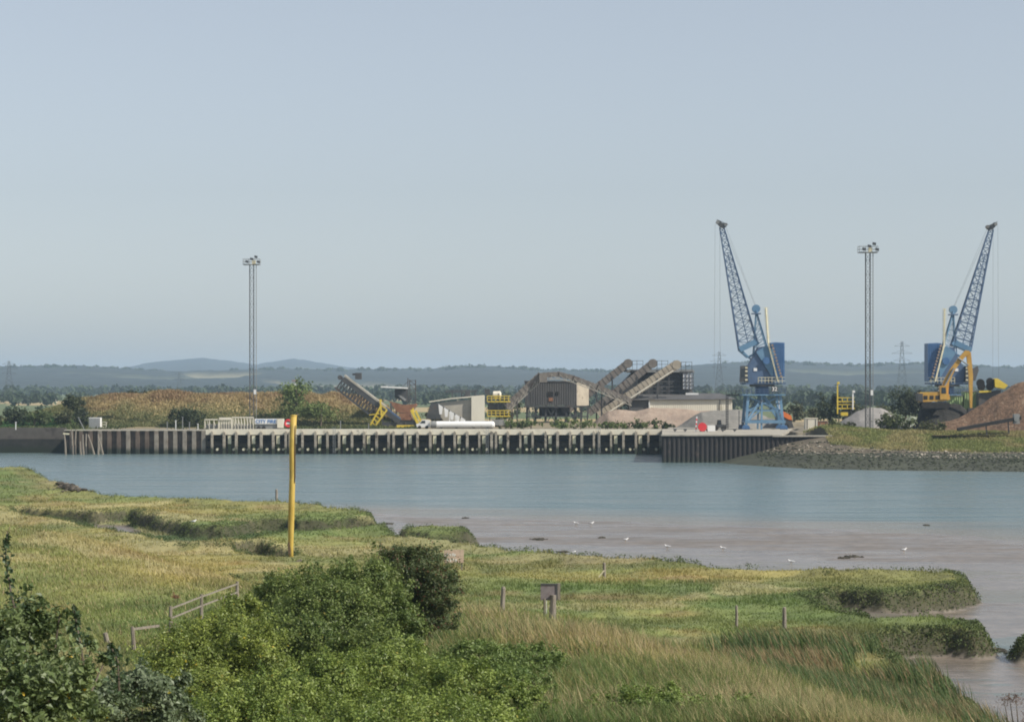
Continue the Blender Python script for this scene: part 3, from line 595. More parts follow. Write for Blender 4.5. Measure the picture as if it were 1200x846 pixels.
    m.beam(b[0], p(-17, 84, -1), .4); m.beam(b[3], p(-17, 84, 1), .4); m.beam(p(-17, 84, -1), p(-6, 90, -1), .4); m.beam(b[0]+Vector((mir*.6, 0, -.3)), p(-14, 82, -1), .3)
    m.build('jib_foot', M['lblue'], r)
    m = MB(); tx = lean+1
    m.prism([(p(a, b).x, p(a, b).z) for a, b in ((tx-5.5, 243.5), (tx-5.5, 241), (tx-1, 236), (tx+3, 235), (tx+6, 237.5), (tx+6, 240), (tx, 241.5), (tx-3, 244.5))], Y-.55, Y+.55)
    m.beam(p(tx-6, 245, -1), p(tx+7, 239, -1), .12); m.build('jib_head', M['dgrey'], r)
    for u in (-4.6, 4.8): MB().tube(p(tx+u, 240.8-.3*u, -.65), p(tx+u, 240.8-.3*u, .65), .36, n=14).build('jib_head_sheave', M['grey'], r)
    rp = MB()
    for u, e in ((-7.5, -8.5), (-2.0, -1.5)): rp.tube(p(tx+u, 240), p(tx+e, 60), .018, n=4)
    rp.tube(p(tx+4, 240), A+Vector((0, 0, .8)), .02, n=4); rp.tube(p(tx+3, 236), A+Vector((0, 0, .4)), .02, n=4)
    rp.build('hoist_rope', M['rope'], r)
    # number plate
    pl = MB().box(p(12, 0).x-.62, p(12, 0).x+.62, Y-4.5, Y-4.4, p(0, 44).z, p(0, 50).z).build('number_plate', M['rubber'], r)
    text_mesh(text, 1.15, M['wtext'], pl, (p(12, 0).x, p(0, 46.9).z), Y-4.53, 'number')
    # stair tower at the side of the portal
    m = MB(); 
    for u in (-41, -39): m.beam(p(u, 0, 2), p(u, 40, 2), .16)
    for k in range(12): m.beam(p(-41, 3*k+2, 2), p(-39, 3*k+3, 2), .1)
    m.beam(p(-41, 40, 2), p(-24, 40, 2), .3); m.beam(p(-41, 45, 2), p(-24, 45, 2), .1)
    for u in (-41, -35, -30): m.beam(p(u, 40, 2), p(u, 45, 2), .1)
    m.build('access_ladder', M['dgrey'], r)
crane(893, 527, 5.06, .1757, '32', -48.5, 1, 'blue lattice jib dock crane marked 32 standing on the pale quay deck')
crane(1110, 536, 5.0, .1765, '31', -53.5, -1, 'blue lattice jib dock crane marked 31 behind the orange excavator')

# ---------------------------------------------------------------- stacker conveyor on the left
Y = 548; S = Y/F
r = thing('stacking_conveyor', P(455, 502, Y), 'dark inclined stacking conveyor on yellow legs beside the rusty hopper', 'conveyor')
a, b = P(402, 444, Y), P(468, 494, Y)
m = MB()
for d in (-1.2, 1.2):
    A, B = a+Vector((0, d, 0)), b+Vector((0, d, 0)); dn = Vector((-.95, 0, -1.35))
    m.beam(A, B, .22, .95); m.beam(A+dn*1.5+Vector((-.3, 0, .2)), A.lerp(B, .62)+dn*1.6, .22, .3)
    for k in range(14):
        t = k/20; q = A.lerp(B, t); m.beam(q, q+dn*1.55, .14); m.beam(q, A.lerp(B, t+.05)+dn*1.55, .11)
m.build('truss', M['dgrey'], r)
m = MB(); m.beam(a+Vector((.35, 0, .75)), a.lerp(b, .74)+Vector((.35, 0, .75)), 2.6, .42); m.build('belt_cover', M['conc2'], r)
m = MB(); m.beam(a+Vector((.5, 0, .5)), b+Vector((.2, 0, .5)), 1.4, .5); m.build('belt', M['dblue'], r)
m = MB(); m.tube(a+Vector((-.6, -1.2, .3)), a+Vector((-.6, 1.2, .3)), .5, n=14); m.build('head_drum', M['clad'], r)
m = MB(); p = P(419, 438, Y); m.box(p.x-.5, p.x+.9, Y-.6, Y+.6, p.z-1.2, p.z+.2); m.box(p.x-1.1, p.x-.5, Y-.3, Y+.3, p.z-.3, p.z+.1); m.build('drive_motor', M['dgrey'], r)
m = MB()
for d in (-1.6, 1.6):
    m = MB(); D = Vector((0, d, 0)); m.beam(P(447, 475, Y)+D, P(433, 501, Y)+D, .34); m.beam(P(454, 480, Y)+D, P(438, 502, Y)+D, .34)
    for k in range(6): m.beam(P(447-2*k, 475+4*k, Y)+D, P(454-2.6*k, 480+3.8*k, Y)+D, .2)
    m.beam(P(446, 468, Y)+D, P(448, 490, Y)+D, .28); m.beam(P(433, 486, Y)+D, P(452, 484, Y)+D, .2)
    m.build('leg_frame', M['yellow'], r)
m = MB()
for d in (-1.6, 1.6):
    D = Vector((0, d, 0)); m.beam(P(482, 480, Y)+D, P(492, 501, Y)+D, .45); m.beam(P(487, 481, Y)+D, P(496, 500, Y)+D, .3); m.beam(P(484, 478, Y)+D, P(485, 486, Y)+D, .2)
m.build('stair', M['yellow'], r)
m = MB(); A = P(465, 498, Y-2); B = P(485, 502, Y-2); m.box(A.x, B.x, Y-2.5, Y-2, B.z, A.z); m.build('bumper_beam', M['yellow'], r)
m = MB()
for q in (437, 447, 458): m.beam(P(q, 472, Y), P(q+2, 502, Y), .35)
m.box(P(448, 0, Y).x, P(475, 0, Y).x, Y-1, Y+2, 5, 6.2); m.build('undercarriage', M['dgrey'], r)
# rusty hopper
Y = 556; r = thing('ore_hopper', P(472, 500, Y), 'rusty brown loading hopper beneath a pale canopy roof', 'hopper')
Q = lambda l: [(P(a, b, Y).x, P(a, b, Y).z) for a, b in l]
MB().prism(Q([(456, 470), (474, 474.5), (488, 473), (489, 475), (482, 484), (466, 483)]), Y-2, Y+2).build('bowl', M['rust'], r)
MB().prism(Q([(468, 484), (481, 484), (484, 492), (471, 492)]), Y-2, Y+2).build('chute', M['rust'], r)
MB().prism(Q([(464, 492), (488, 492), (490, 499), (462, 499)]), Y-1.5, Y+1.5).build('base', M['grey'], r)
m = MB()
for q in (462, 487):
    for d in (-1.8, 1.8): m.beam(P(q, 502, Y+d), P(q+(-1 if q < 470 else 1)*-3, 478, Y+d), .3)
m.build('leg', M['dgrey'], r)
MB().prism(Q([(447, 454), (478, 455.5), (478, 454), (447, 452.5)]), Y-3, Y+3).build('canopy_roof', M['white'], r)
MB().prism(Q([(463, 455.6), (477, 455.6), (477, 471), (463, 466)]), Y-2, Y+2.5).build('drive_house', M['dgrey'], r)
MB().prism(Q([(466, 463), (469, 462.5), (477, 468), (475, 470)]), Y-2.2, Y-2.02).build('slide_plate', M['grey'], r)
m = MB(); m.beam(P(478, 443, Y), P(478, 474, Y), .2)
for d in (-1, 1):
    for q in (480, 487): m.beam(P(q, 445, Y+d), P(q, 476, Y+d), .22)
    for k in range(6): m.beam(P(480, 446+k*5, Y+d), P(487, 451+k*5, Y+d), .12); m.beam(P(480, 446+k*5, Y+d), P(487, 446+k*5, Y+d), .12)
m.beam(P(470, 455, Y), P(479, 446, Y), .12)
m.build('lattice_tower', M['clad'], r)

# ---------------------------------------------------------------- screening shed with slanting white conveyor
Y = 552; Q = lambda l, Y=Y: [(P(a, b, Y).x, P(a, b, Y).z) for a, b in l]
r = thing('screening_plant', P(540, 500, Y), 'grey wedge shaped screening shed with a dark gantry on its roof', 'industrial shed')
MB().prism(Q([(504, 473), (555, 468), (556, 493), (520, 493)]), Y, Y+5).build('side_wall', M['conc2'], r)
MB().prism(Q([(503, 471.5), (530, 467.5), (567, 464.5), (567, 463), (528, 466.5), (503, 470.2)]), Y-.6, Y+5.4).build('roof', M['cream'], r)
MB().prism(Q([(552.5, 464.8), (568, 463.5), (568, 493), (552.5, 493)]), Y-.8, Y-.1).build('end_panel', M['cream'], r)
MB().prism(Q([(505, 472.5), (514, 472.5), (517, 491), (499, 491)]), Y-.5, Y+3).build('dark_chute', M['dgrey'], r)
m = MB()
for q in (530, 541, 557): m.beam(P(q, 457, Y+2), P(q, 468, Y+2), .25)
for v in (457.6, 459.3): m.beam(P(522, v, Y+2), P(559, v, Y+2), .22)
m.beam(P(541, 459, Y+2), P(550, 467, Y+2), .2); m.beam(P(550, 459, Y+2), P(541, 467, Y+2), .2); m.box(P(545, 0, Y).x, P(551, 0, Y).x, Y+1, Y+3, P(0, 466, Y).z, P(0, 458, Y).z)
m.build('roof_gantry', M['dgrey'], r)
m = MB(); m.box(P(520, 0, Y).x, P(572, 0, Y).x, Y+.5, Y+4, 5, P(0, 493, Y).z); m.build('plinth', M['dgrey'], r)
Y2 = 549; r = thing('inclined_screen', P(530, 500, Y2), 'sloping white ladder-like conveyor against the grey shed', 'conveyor')
m = MB()
for d in (-1, 1): m.beam(P(513, 473, Y2+d), P(549, 495, Y2+d), .25, .35)
m.build('frame', M['dgrey'], r)
for k in range(5):
    a = P(514+6.6*k, 476+3.8*k, Y2); q = MB(); q.prism([(a.x, a.z+.5), (a.x+.95, a.z-.1), (a.x+.75, a.z-1.7+.1*k), (a.x+.2, a.z-1.7+.1*k)], Y2-1.3, Y2-1.15); q.box(a.x-.12, a.x+.05, Y2-1.3, Y2-1.1, 5.3, a.z+.2) if k > 1 else None; q.build('guard_panel', M['white'], r)

# white tank and van
Y = 540; S = Y/F; r = thing('storage_tank', P(543, 503, Y), 'long white cylindrical tank lying on the jetty deck', 'tank')
a = P(512, 497.8, Y); b = P(577, 497.8, Y)
MB().path([a-Vector((.5, 0, 0)), a-Vector((.35, 0, 0)), a, b, b+Vector((.35, 0, 0)), b+Vector((.5, 0, 0))], [.3, .62, .78, .78, .62, .3], 20).build('shell', M['white'], r, smooth=False)
for q in (517, 535, 555, 572): p = P(q, 500, Y); MB().box(p.x-.25, p.x+.25, Y-.6, Y+.6, 5.0, p.z+.1).build('saddle', M['dgrey'], r)
MB().tube(P(505, 497.5, Y-.1), P(511, 497.5, Y-.1), .74, n=16).build('end_cap', M['grey'], r)
def van(px, py, Y, L, label, body='white'):
    r = thing('van', P(px, py, Y), label, 'van'); p = P(px, py, Y); x, z = p.x, p.z
    MB().prism([(x-L/2, z+.35), (x+L/2, z+.35), (x+L/2, z+1.85), (x-L/2+1.3, z+1.9), (x-L/2+.6, z+1.2), (x-L/2, z+1.05)], Y-.9, Y+.9).build('body', M[body], r)
    MB().prism([(x-L/2+.75, z+1.2), (x-L/2+1.3, z+1.75), (x-L/2+1.9, z+1.75), (x-L/2+1.9, z+1.2)], Y-.93, Y-.905).build('window', M['glass'], r)
    for q in (-L/2+.7, L/2-.7):
        w = MB().tube((x+q, Y-.95, z+.35), (x+q, Y-.7, z+.35), .35, n=14).build('wheel', M['rubber'], r)
van(496, 502.5, 541, 2.9, 'small white van parked at the left end of the white tank')

# yellow platform machine
Y = 556; r = thing('crushing_plant', P(585, 500, Y), 'yellow railed processing platform with a tan drum on top', 'plant')
m = MB()
for v in (470, 487):
    for q0, q1 in ((571, 598),):
        m.box(P(q0, 0, Y).x, P(q1, 0, Y).x, Y-1.7, Y+1.5, P(0, v+1.2, Y).z, P(0, v, Y).z)
        for d in (-1.7, 1.5):
            m.beam(P(q0, v-6, Y+d), P(q1, v-6, Y+d), .16); m.beam(P(q0, v-3, Y+d), P(q1, v-3, Y+d), .12)
            for q in range(q0, q1+1, 5): m.beam(P(q, v-6, Y+d), P(q, v, Y+d), .14)
m.build('platform', M['yellow'], r)
m = MB()
for q in (574, 584, 593):
    for d in (-1.3, 1.3): m.beam(P(q, 503, Y+d), P(q, 461, Y+d), .22)
m.beam(P(574, 503, Y), P(593, 471, Y), .16); m.beam(P(593, 503, Y), P(574, 471, Y), .16)
m.build('frame', M['dgrey'], r)
MB().path([P(577, 462.5, Y), P(578, 462.5, Y), P(586, 462.5, Y), P(587.5, 462.5, Y)], [.3, .75, .8, .35], 14).build('drum', M['cream'], r)
MB().box(P(568, 0, Y).x, P(574, 0, Y).x, Y-1, Y+1, P(0, 462, Y).z, P(0, 456, Y).z).build('motor', M['dgrey'], r)
MB().box(P(572, 0, Y).x, P(590, 0, Y).x, Y-.9, Y+.9, P(0, 486, Y).z, P(0, 473, Y).z).build('crusher_body', M['dgrey'], r)
MB().box(P(576, 0, Y).x, P(594, 0, Y).x, Y-2.0, Y+.9, P(0, 498, Y).z, P(0, 491.5, Y).z).build('discharge_bin', M['grey'], r)

# ---------------------------------------------------------------- silo building on stilts
Y = 570; Q = lambda l, Y=570: [(P(a, b, Y).x, P(a, b, Y).z) for a, b in l]
r = thing('screen_house', P(645, 500, Y), 'dark clad screen house raised on steel stilts, its right end paler', 'industrial building')
x0, x1, x2 = P(615, 0, Y).x, P(676, 0, Y).x, P(691, 0, Y).x; zb, zt = P(0, 475, Y).z, P(0, 447.5, Y).z
ribs = MB()                                      # corrugated front
n = 60; pts = [(x0+(x1-x0)*i/n, Y-(0.12 if i % 2 else 0)) for i in range(n+1)]
me = MB(); me.add([(a, b, zb) for a, b in pts]+[(a, b, zt) for a, b in pts], [(i, i+1, n+2+i, n+1+i) for i in range(n)])
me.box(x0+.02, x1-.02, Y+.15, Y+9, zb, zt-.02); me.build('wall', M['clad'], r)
# right end towards the sun, its sunlit brightness put into a paler colour
me = MB(); n = 16; e = [(x1+(x2-x1)*i/n, Y+6.5*i/n+(0.15 if i % 2 else 0)) for i in range(n+1)]
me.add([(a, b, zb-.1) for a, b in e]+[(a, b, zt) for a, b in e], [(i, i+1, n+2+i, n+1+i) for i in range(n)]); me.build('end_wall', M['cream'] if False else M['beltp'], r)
me = MB(); me.add([(x0-.1, Y-.2, zt), (x1+.1, Y-.2, zt), (x2+.1, Y+6.6, zt), (x1, Y+9.2, zt), (x0-.1, Y+9.2, zt), (x0-.1, Y-.2, zt+.25), (x1+.1, Y-.2, zt+.25), (x2+.1, Y+6.6, zt+.25), (x1, Y+9.2, zt+.25), (x0-.1, Y+9.2, zt+.25)],
    [(0, 1, 2, 3, 4), (5, 6, 7, 8, 9), (0, 1, 6, 5), (1, 2, 7, 6), (2, 3, 8, 7), (3, 4, 9, 8), (4, 0, 5, 9)]); me.build('roof', M['clad'], r)
for q0, q1, v0, v1 in ((642, 648, 459, 464), (651, 655, 459, 463), (643, 648, 466, 470)):
    MB().box(P(q0, 0, Y).x, P(q1, 0, Y).x, Y-.2, Y-.13, P(0, v1, Y).z, P(0, v0, Y).z).build('opening', M['rubber'] if v0 < 465 else M['rust'], r)
MB().box(x0-.2, x2, Y-.4, Y-.14, zb-.45, zb-.05).build('sill_beam', M['dgrey'], r)
for q in (618, 628, 640, 652, 664, 675):
    for d in (0.3, 5, 8.5): MB().beam(P(q, 474, 570)+Vector((0, d, 0)), P(q-.6, 502, 570)+Vector((0, d, 0)), .42).build('stilt', M['dgrey'], r)
for q in (683, 690): MB().beam((P(q, 0, Y).x, Y+4.5, zb), (P(q, 0, Y).x-.3, Y+4.5, 4.9), .35).build('stilt', M['dgrey'], r)
m = MB()
for a, b in ((618, 628), (640, 652), (664, 675), (652, 640)): m.beam(P(a, 476, Y), P(b, 497, Y), .2)
m.beam(P(616, 488, Y), P(690, 488, Y), .25); m.box(P(632, 0, Y).x, P(668, 0, Y).x, Y+2, Y+6, 7.2, zb-.1); m.build('bracing', M['dgrey'], r)
m = MB()
for k in range(3): m.prism(Q([(633+12*k, 477), (643+12*k, 477), (640+12*k, 485), (636+12*k, 485)]), Y+.6, Y+2); 
m.build('discharge_hopper', M['clad'], r)

def gallery(name, pts, wd, ht, mat, label, cat, Y, truss=True, group=None, legs=(), ribs=True, under=None):
    r = thing(name, pts[-1], label, cat, group); m = MB()
    for a, b in zip(pts[:-1], pts[1:]):
        m.beam(a, b, wd, ht)
    if ribs:
        for a, b in zip(pts[:-1], pts[1:]):
            L = (b-a).length; n = int(L/1.1)
            for k in range(n+1): q = a.lerp(b, k/max(1, n)); d = (b-a).normalized(); m.beam(q-d*.08, q+d*.08, wd+.12, ht+.14)
    m.build('gallery', mat, r)
    if under:
        m = MB()
        for a, b in zip(pts[:-1], pts[1:]):
            L = (b-a).length; n = max(2, int(L/1.6)); dn = Vector((0, 0, -under))
            for d in (-wd/2, wd/2):
                D = Vector((0, d, 0)); m.beam(a+dn+D, b+dn+D, .16, .16)
                for k in range(n): m.beam(a.lerp(b, k/n)+D, a.lerp(b, (k+1)/n)+dn+D, .11); m.beam(a.lerp(b, k/n)+D, a.lerp(b, k/n)+dn+D, .11)
        m.build('truss', M['conc2'], r)
    for lg in legs:
        MB().beam(lg[0]+Vector((0, -wd/2, 0)), lg[1]+Vector((0, -wd/2, 0)), .25).beam(lg[0]+Vector((0, wd/2, 0)), lg[1]+Vector((0, wd/2, 0)), .25).build('leg', M['dgrey'], r)
    return r
Y = 566
gallery('conveyor_gallery', [P(634, 440, Y), P(594, 477, Y)], 2.0, 1.75, M['belt'], 'brown enclosed conveyor gallery rising to the dark screen house from the left', 'conveyor', Y, under=1.3, legs=[(P(606, 470, Y), P(606, 502, Y)), (P(620, 458, Y), P(620, 502, Y))])
g = gallery('conveyor_gallery', [P(637, 439.5, Y-1), P(655, 438.5, Y-1), P(672, 443, Y-1), P(700, 453.5, Y-1), P(740, 470, Y-1)], 1.7, 1.1, M['belt'], 'arched brown conveyor running over the roof of the dark screen house', 'conveyor', Y, under=1.0, legs=[(P(738, 471, Y), P(738, 500, Y)), (P(705, 456, Y), P(705, 500, Y))])
MB().box(P(632, 0, Y).x, P(641, 0, Y).x, Y-2, Y+.6, P(0, 448, Y).z, P(0, 437, Y).z).build('transfer_head', M['belt'], g)
Y = 585
for i, (a, b, c_, d, mt, lb) in enumerate([(736, 425.5, 662, 483, 'belt', 'dusty brown rising conveyor, leftmost of three side by side'), (765, 425.5, 690, 484, 'belt', 'dusty brown rising conveyor, middle of three side by side'), (793, 427, 702, 487, 'beltp', 'pale tan rising conveyor, rightmost of three side by side')]):
    Yi = 588-i*4
    r = gallery('conveyor_gallery', [P(a, b, Yi), P(c_, d, Yi)], 2.0, 1.65 if i < 2 else 1.95, M[mt], lb, 'conveyor', Yi, group='three parallel rising conveyors', legs=[(P(a-(a-c_)*t, b+(d-b)*t+1, Yi), P(a-(a-c_)*t, 502, Yi)) for t in (.25, .5, .75)])
    p = P(a, b, Yi); MB().path([p+Vector((0, -1.1, -.1)), p+Vector((0, 1.1, -.1))], [1.05, 1.05], 14).build('head_hood', M[mt], r)
    m = MB(); q = P(a+6, b+2, Yi)
    for u in (-.2, .8, 2.2): m.beam(q+Vector((u, -1.1, -1.2)), q+Vector((u, -1.1, 1.0)), .09)
    m.beam(q+Vector((-.2, -1.1, .9)), q+Vector((2.2, -1.1, .9)), .09); m.beam(q+Vector((-.2, -1.1, .1)), q+Vector((2.2, -1.1, .1)), .09)
    m.box(q.x-.4, q.x+2.4, Yi-1.2, Yi+1, q.z-1.5, q.z-1.2); m.build('walkway', M['dgrey'], r)
    if i == 2:
        m = MB(); m.beam(P(a-4, b+7.2, Yi-1.1), P(c_+8, d-2, Yi-1.1), .12, .3); m.build('edge_strip', M['cream'], r)
# bin house behind them
Y = 590; Q = lambda l, Y=590: [(P(a, b, Y).x, P(a, b, Y).z) for a, b in l]
r = thing('bin_house', P(765, 500, Y), 'dark steel bin house behind the three rising conveyors with a white framed window', 'industrial building')
MB().prism(Q([(712, 462), (730, 448), (742, 436), (806, 436), (812, 460), (812, 463), (700, 480)]), Y, Y+9).build('wall', M['dgrey'], r)
MB().prism(Q([(724, 433), (812, 433), (814, 436.2), (738, 436.5)]), Y-1, Y+9.5).build('roof', M['lblue'] if False else M['grey'], r)
m = MB()
for v in (441, 447, 453, 458): m.beam(P(750, v, Y-.4), P(800, v, Y-.4), .15, .25)
for q in (760, 772, 784, 796): m.beam(P(q, 437, Y-.4), P(q, 461, Y-.4), .2)
m.build('rail', M['clad'], r)
f = MB(); 
for q in (799.5, 803.6, 807.7, 811.8): f.box(P(q, 0, Y).x, P(q, 0, Y).x+.12, Y-1.3, Y-1.1, P(0, 456, Y).z, P(0, 437, Y).z)
for v in (437, 442.7, 447.4, 451.6, 456): f.box(P(799.5, 0, Y).x, P(812.8, 0, Y).x, Y-1.28, Y-1.12, P(0, v, Y).z-.06, P(0, v, Y).z+.06)
fo = f.build('window_frame', M['clad'], r)
MB().box(P(800, 0, Y).x, P(811.5, 0, Y).x, Y-1.10, Y-.1, P(0, 455.6, Y).z, P(0, 438, Y).z).build('window_panel', M['pane'], r)
MB().box(P(803, 0, Y).x, P(818, 0, Y).x, Y-1.4, Y+1, P(0, 463, Y).z, P(0, 460.4, Y).z).build('sign_board', M['white'], r)
# long shed
Y = 578; Q = lambda l, Y=578: [(P(a, b, Y).x, P(a, b, Y).z) for a, b in l]
r = thing('storage_shed', P(810, 500, Y), 'long low shed with a grey roof and a cream front wall behind the gravel heaps', 'shed')
xw0, xw1 = P(761, 0, Y).x, P(858, 0, Y).x
m = MB(); n = 90; pts = [(xw0+(xw1-xw0)*i/n, Y-(.04 if i % 2 else 0)) for i in range(n+1)]; m.add([(a, b, 4.8) for a, b in pts]+[(a, b, Z_(468.3, Y)) for a, b in pts], [(i, i+1, n+2+i, n+1+i) for i in range(n)]); m.build('front_wall', M['cream'], r)
MB().box(P(843, 0, Y).x, P(843.9, 0, Y).x, Y-.25, Y-.11, 5, Z_(468.6, Y)).build('drainpipe', M['dgrey'], r)
me = MB(); me.add([(xw0-4.6, Y-.5, Z_(469, Y)), (xw1+.8, Y-.5, Z_(468, Y)), (xw1-1.5, Y+14, Z_(461.6, Y)), (xw0-3, Y+14, Z_(461.6, Y)), (xw0-4.6, Y-.5, Z_(468.3, Y)), (xw1+.8, Y-.5, Z_(467.3, Y)), (xw1-1.5, Y+14, Z_(461, Y)), (xw0-3, Y+14, Z_(461, Y))],
    [(0, 1, 2, 3), (4, 5, 6, 7), (0, 1, 5, 4), (1, 2, 6, 5), (2, 3, 7, 6), (3, 0, 4, 7)]); me.build('roof', M['clad'], r)
MB().box(P(738, 0, Y).x, xw0-.02, Y+.2, Y+12, 4.8, Z_(469.2, Y)).build('end_bay', M['clad'], r)
MB().box(xw0, xw1, Y+1, Y+13, 4.8, Z_(469, Y)-.1).build('inner_block', M['dgrey'], r)
MB().box(P(760.2, 0, Y).x, P(761.4, 0, Y).x, Y-.3, Y-.12, 4.9, Z_(468.6, Y)).build('corner_trim', M['white'], r)

# ---------------------------------------------------------------- heaps
def heap(name, prof, Y, depth, mat, label, cat='heap', group=None, seed=1, rough=.5):
    """prof: skyline in pixels; cross-section falls away front and back"""
    px = np.array([p[0] for p in prof], float); py = np.array([p[1] for p in prof], float)
    xs = np.linspace((px[0]-600)/F*Y, (px[-1]-600)/F*Y, 110); ys = np.linspace(-depth*1.3, depth, 46)
    zt = np.maximum(CZ-(np.interp(xs/Y*F+600, px, py)-HZ)/F*Y-5, 0)
    XX, YY = np.meshgrid(xs, ys); H = zt[None]*np.clip(1-np.abs(YY)/(depth*(.25+.75*zt[None]/max(zt.max(), .1))+.01), 0, 1)**.9
    H = H+(fbm(XX, YY, 2.4, 4, seed)-.5)*rough*np.minimum(1, H)+(fbm(XX, YY, 7, 3, seed+3)-.5)*rough*1.6*np.minimum(1, H)
    v = np.stack([XX.ravel(), (YY+Y).ravel(), (5+np.maximum(H, 0)-.06*(H <= 0)).ravel()], 1)
    xc = (xs[0]+xs[-1])/2
    return tag(raw_mesh(name, v, grid_faces(46, 110), mat, smooth=True, loc=(xc, Y, 5)), label, cat, group)
heap('gravel_heap', [(690, 503), (700, 492), (712, 483), (725, 480), (745, 481), (760, 478.5), (790, 479.5), (815, 480), (835, 481), (850, 490), (862, 503)], 560, 8, M['gravelp'], 'broad pinkish gravel heap in front of the cream shed', group='stockpiles on the quay')
heap('gravel_heap', [(786, 504), (800, 497), (815, 486), (822, 481.5), (840, 480.5), (862, 480), (884, 484), (905, 490), (925, 500), (932, 504)], 549, 7, M['gravelg'], 'dark grey gravel heap behind the legs of the blue crane', group='stockpiles on the quay')
heap('gravel_heap', [(888, 505), (900, 496), (911, 490), (920, 492), (930, 501), (934, 505)], 540, 3, M['gravell'], 'small pale gravel heap right of the crane legs', group='stockpiles on the quay')
heap('gravel_heap', [(976, 502), (990, 491), (1005, 482), (1018, 477.5), (1032, 478), (1045, 484), (1060, 493), (1074, 502)], 500, 9, M['gravell'], 'light grey conical gravel heap around the right light mast', group='stockpiles on the quay')
heap('gravel_heap', [(1048, 503), (1058, 491), (1068, 487), (1078, 489), (1090, 502)], 507, 3.5, M['algae'] if False else nmat('greenish_gravel', (.22, .25, .19), (.28, .30, .23), .5, .95, bump=.1), 'small greenish heap left of the excavator', group='stockpiles on the quay')
heap('spoil_heap', [(1062, 505), (1072, 495), (1078, 480), (1088, 473), (1105, 471), (1125, 474), (1140, 488), (1150, 505)], 494, 7, M['coal'], 'black spoil heap carrying the orange excavator', group='stockpiles on the quay')
heap('spoil_heap', [(1076, 506), (1090, 500), (1110, 493), (1130, 487), (1150, 474), (1170, 460), (1185, 451), (1200, 446), (1230, 436), (1270, 434), (1310, 450), (1350, 506)], 486, 15, M['spoil'], 'large reddish brown spoil heap at the right edge', group='stockpiles on the quay', rough=1.0)

# ---------------------------------------------------------------- excavator
Y = 491; Q = lambda l, Y=491: [(P(a, b, Y).x, P(a, b, Y).z) for a, b in l]
r = thing('excavator', P(1096, 474, Y), 'orange tracked excavator with raised boom on the black spoil heap', 'excavator')
MB().prism(Q([(1076, 460.5), (1104, 459), (1111, 462), (1112, 468), (1106, 470), (1077, 471)]), Y-1.5, Y+1.6).build('upper_body', M['digger'], r)
MB().prism(Q([(1074, 461), (1080, 461), (1080, 471), (1075, 470)]), Y-1.55, Y+1.55).build('counterweight', M['dgrey'], r)
c_ = MB().prism(Q([(1100, 452), (1107, 452), (1109, 468), (1100, 468)]), Y-1.7, Y-.3).build('cab', M['digger'], r)
MB().prism(Q([(1101.5, 454), (1106.5, 454), (1107, 461), (1101.5, 461)]), Y-1.74, Y-1.71).build('window', M['glass'], c_)
for q in (1081, 1088, 1095): MB().prism(Q([(q, 463.5), (q+4.5, 463.5), (q+4.5, 468), (q, 468)]), Y-1.56, Y-1.51).build('vent_panel', M['rubber'], r)
for d in (-1.5, 1.1):
    t_ = MB().prism(Q([(1078, 474), (1081, 471.3), (1110, 471.3), (1113, 474), (1110, 478.5), (1081, 478.5)]), Y+d-.05, Y+d+.5).build('track', M['rubber'], r)
MB().prism(Q([(1101, 466), (1105, 447), (1113, 433), (1123, 419.5), (1131, 410.5), (1135.5, 411), (1137, 415), (1130, 419), (1119, 433), (1112, 448), (1110.5, 466)]), Y-.45, Y+.45).build('boom', M['digger'], r)
MB().prism(Q([(1133, 411), (1137.5, 413), (1140, 440), (1139, 479), (1136.5, 479), (1135, 440), (1132.5, 417)]), Y-.35, Y+.35).build('stick', M['digger'], r)
m = MB(); m.tube(P(1106, 454, Y-.7), P(1118, 431, Y-.7), .17); m.tube(P(1122, 419, Y-.6), P(1135, 428, Y-.6), .15); m.build('hydraulic_ram', M['grey'], r)
MB().prism(Q([(1134, 478), (1141, 478), (1146, 485), (1139, 490), (1133, 486)]), Y-.7, Y+.7).build('bucket', M['dgrey'], r)
m = MB(); m.beam(P(1078, 460, Y-1.3), P(1100, 459.5, Y-1.3), .08); m.build('handrail', M['yellow'], r)

# green containers, yellow bin, dark plant
Y = 515
for q0, q1, v0, lb in ((1112, 1128, 464, 'green steel container left of the excavator stick'), (1129.5, 1146, 459, 'taller green steel container behind the excavator stick')):
    r = thing('container', P((q0+q1)/2, 500, Y), lb, 'container', 'green steel containers'); a = P(q0, v0, Y); b = P(q1, 500, Y)
    n = 12; pts = [(a.x+(b.x-a.x)*i/n, Y-(.1 if i % 2 else 0)) for i in range(n+1)]; m = MB(); m.box(a.x, b.x, Y+.02, Y+3, 5, a.z); m.add([(u, v, 5) for u, v in pts]+[(u, v, a.z) for u, v in pts], [(i, i+1, n+2+i, n+1+i) for i in range(n)]); m.build('body', M['green'], r)
    MB().box(a.x-.05, b.x+.05, Y-.15, Y+3.05, a.z+.003, a.z+.16).build('top_rail', M['grey'], r)
Y = 512; Q = lambda l, Y=512: [(P(a, b, Y).x, P(a, b, Y).z) for a, b in l]
r = thing('mobile_crusher', P(1160, 498, Y), 'dark mobile crusher with a bright yellow feed hopper behind the spoil heap', 'crusher')
MB().prism(Q([(1163.5, 444), (1167, 443.5), (1179, 451.5), (1175, 455.5), (1164, 453.5)]), Y-2, Y+2).build('feed_hopper', M['yellow'], r)
MB().prism(Q([(1146, 458), (1160, 457.5), (1160, 459.5), (1146, 460)]), Y-1.5, Y-1).build('side_rail', M['yellow'], r)
MB().prism(Q([(1146, 461), (1172, 457), (1172, 480), (1146, 482)]), Y-1, Y+2).build('chassis', M['dgrey'], r)
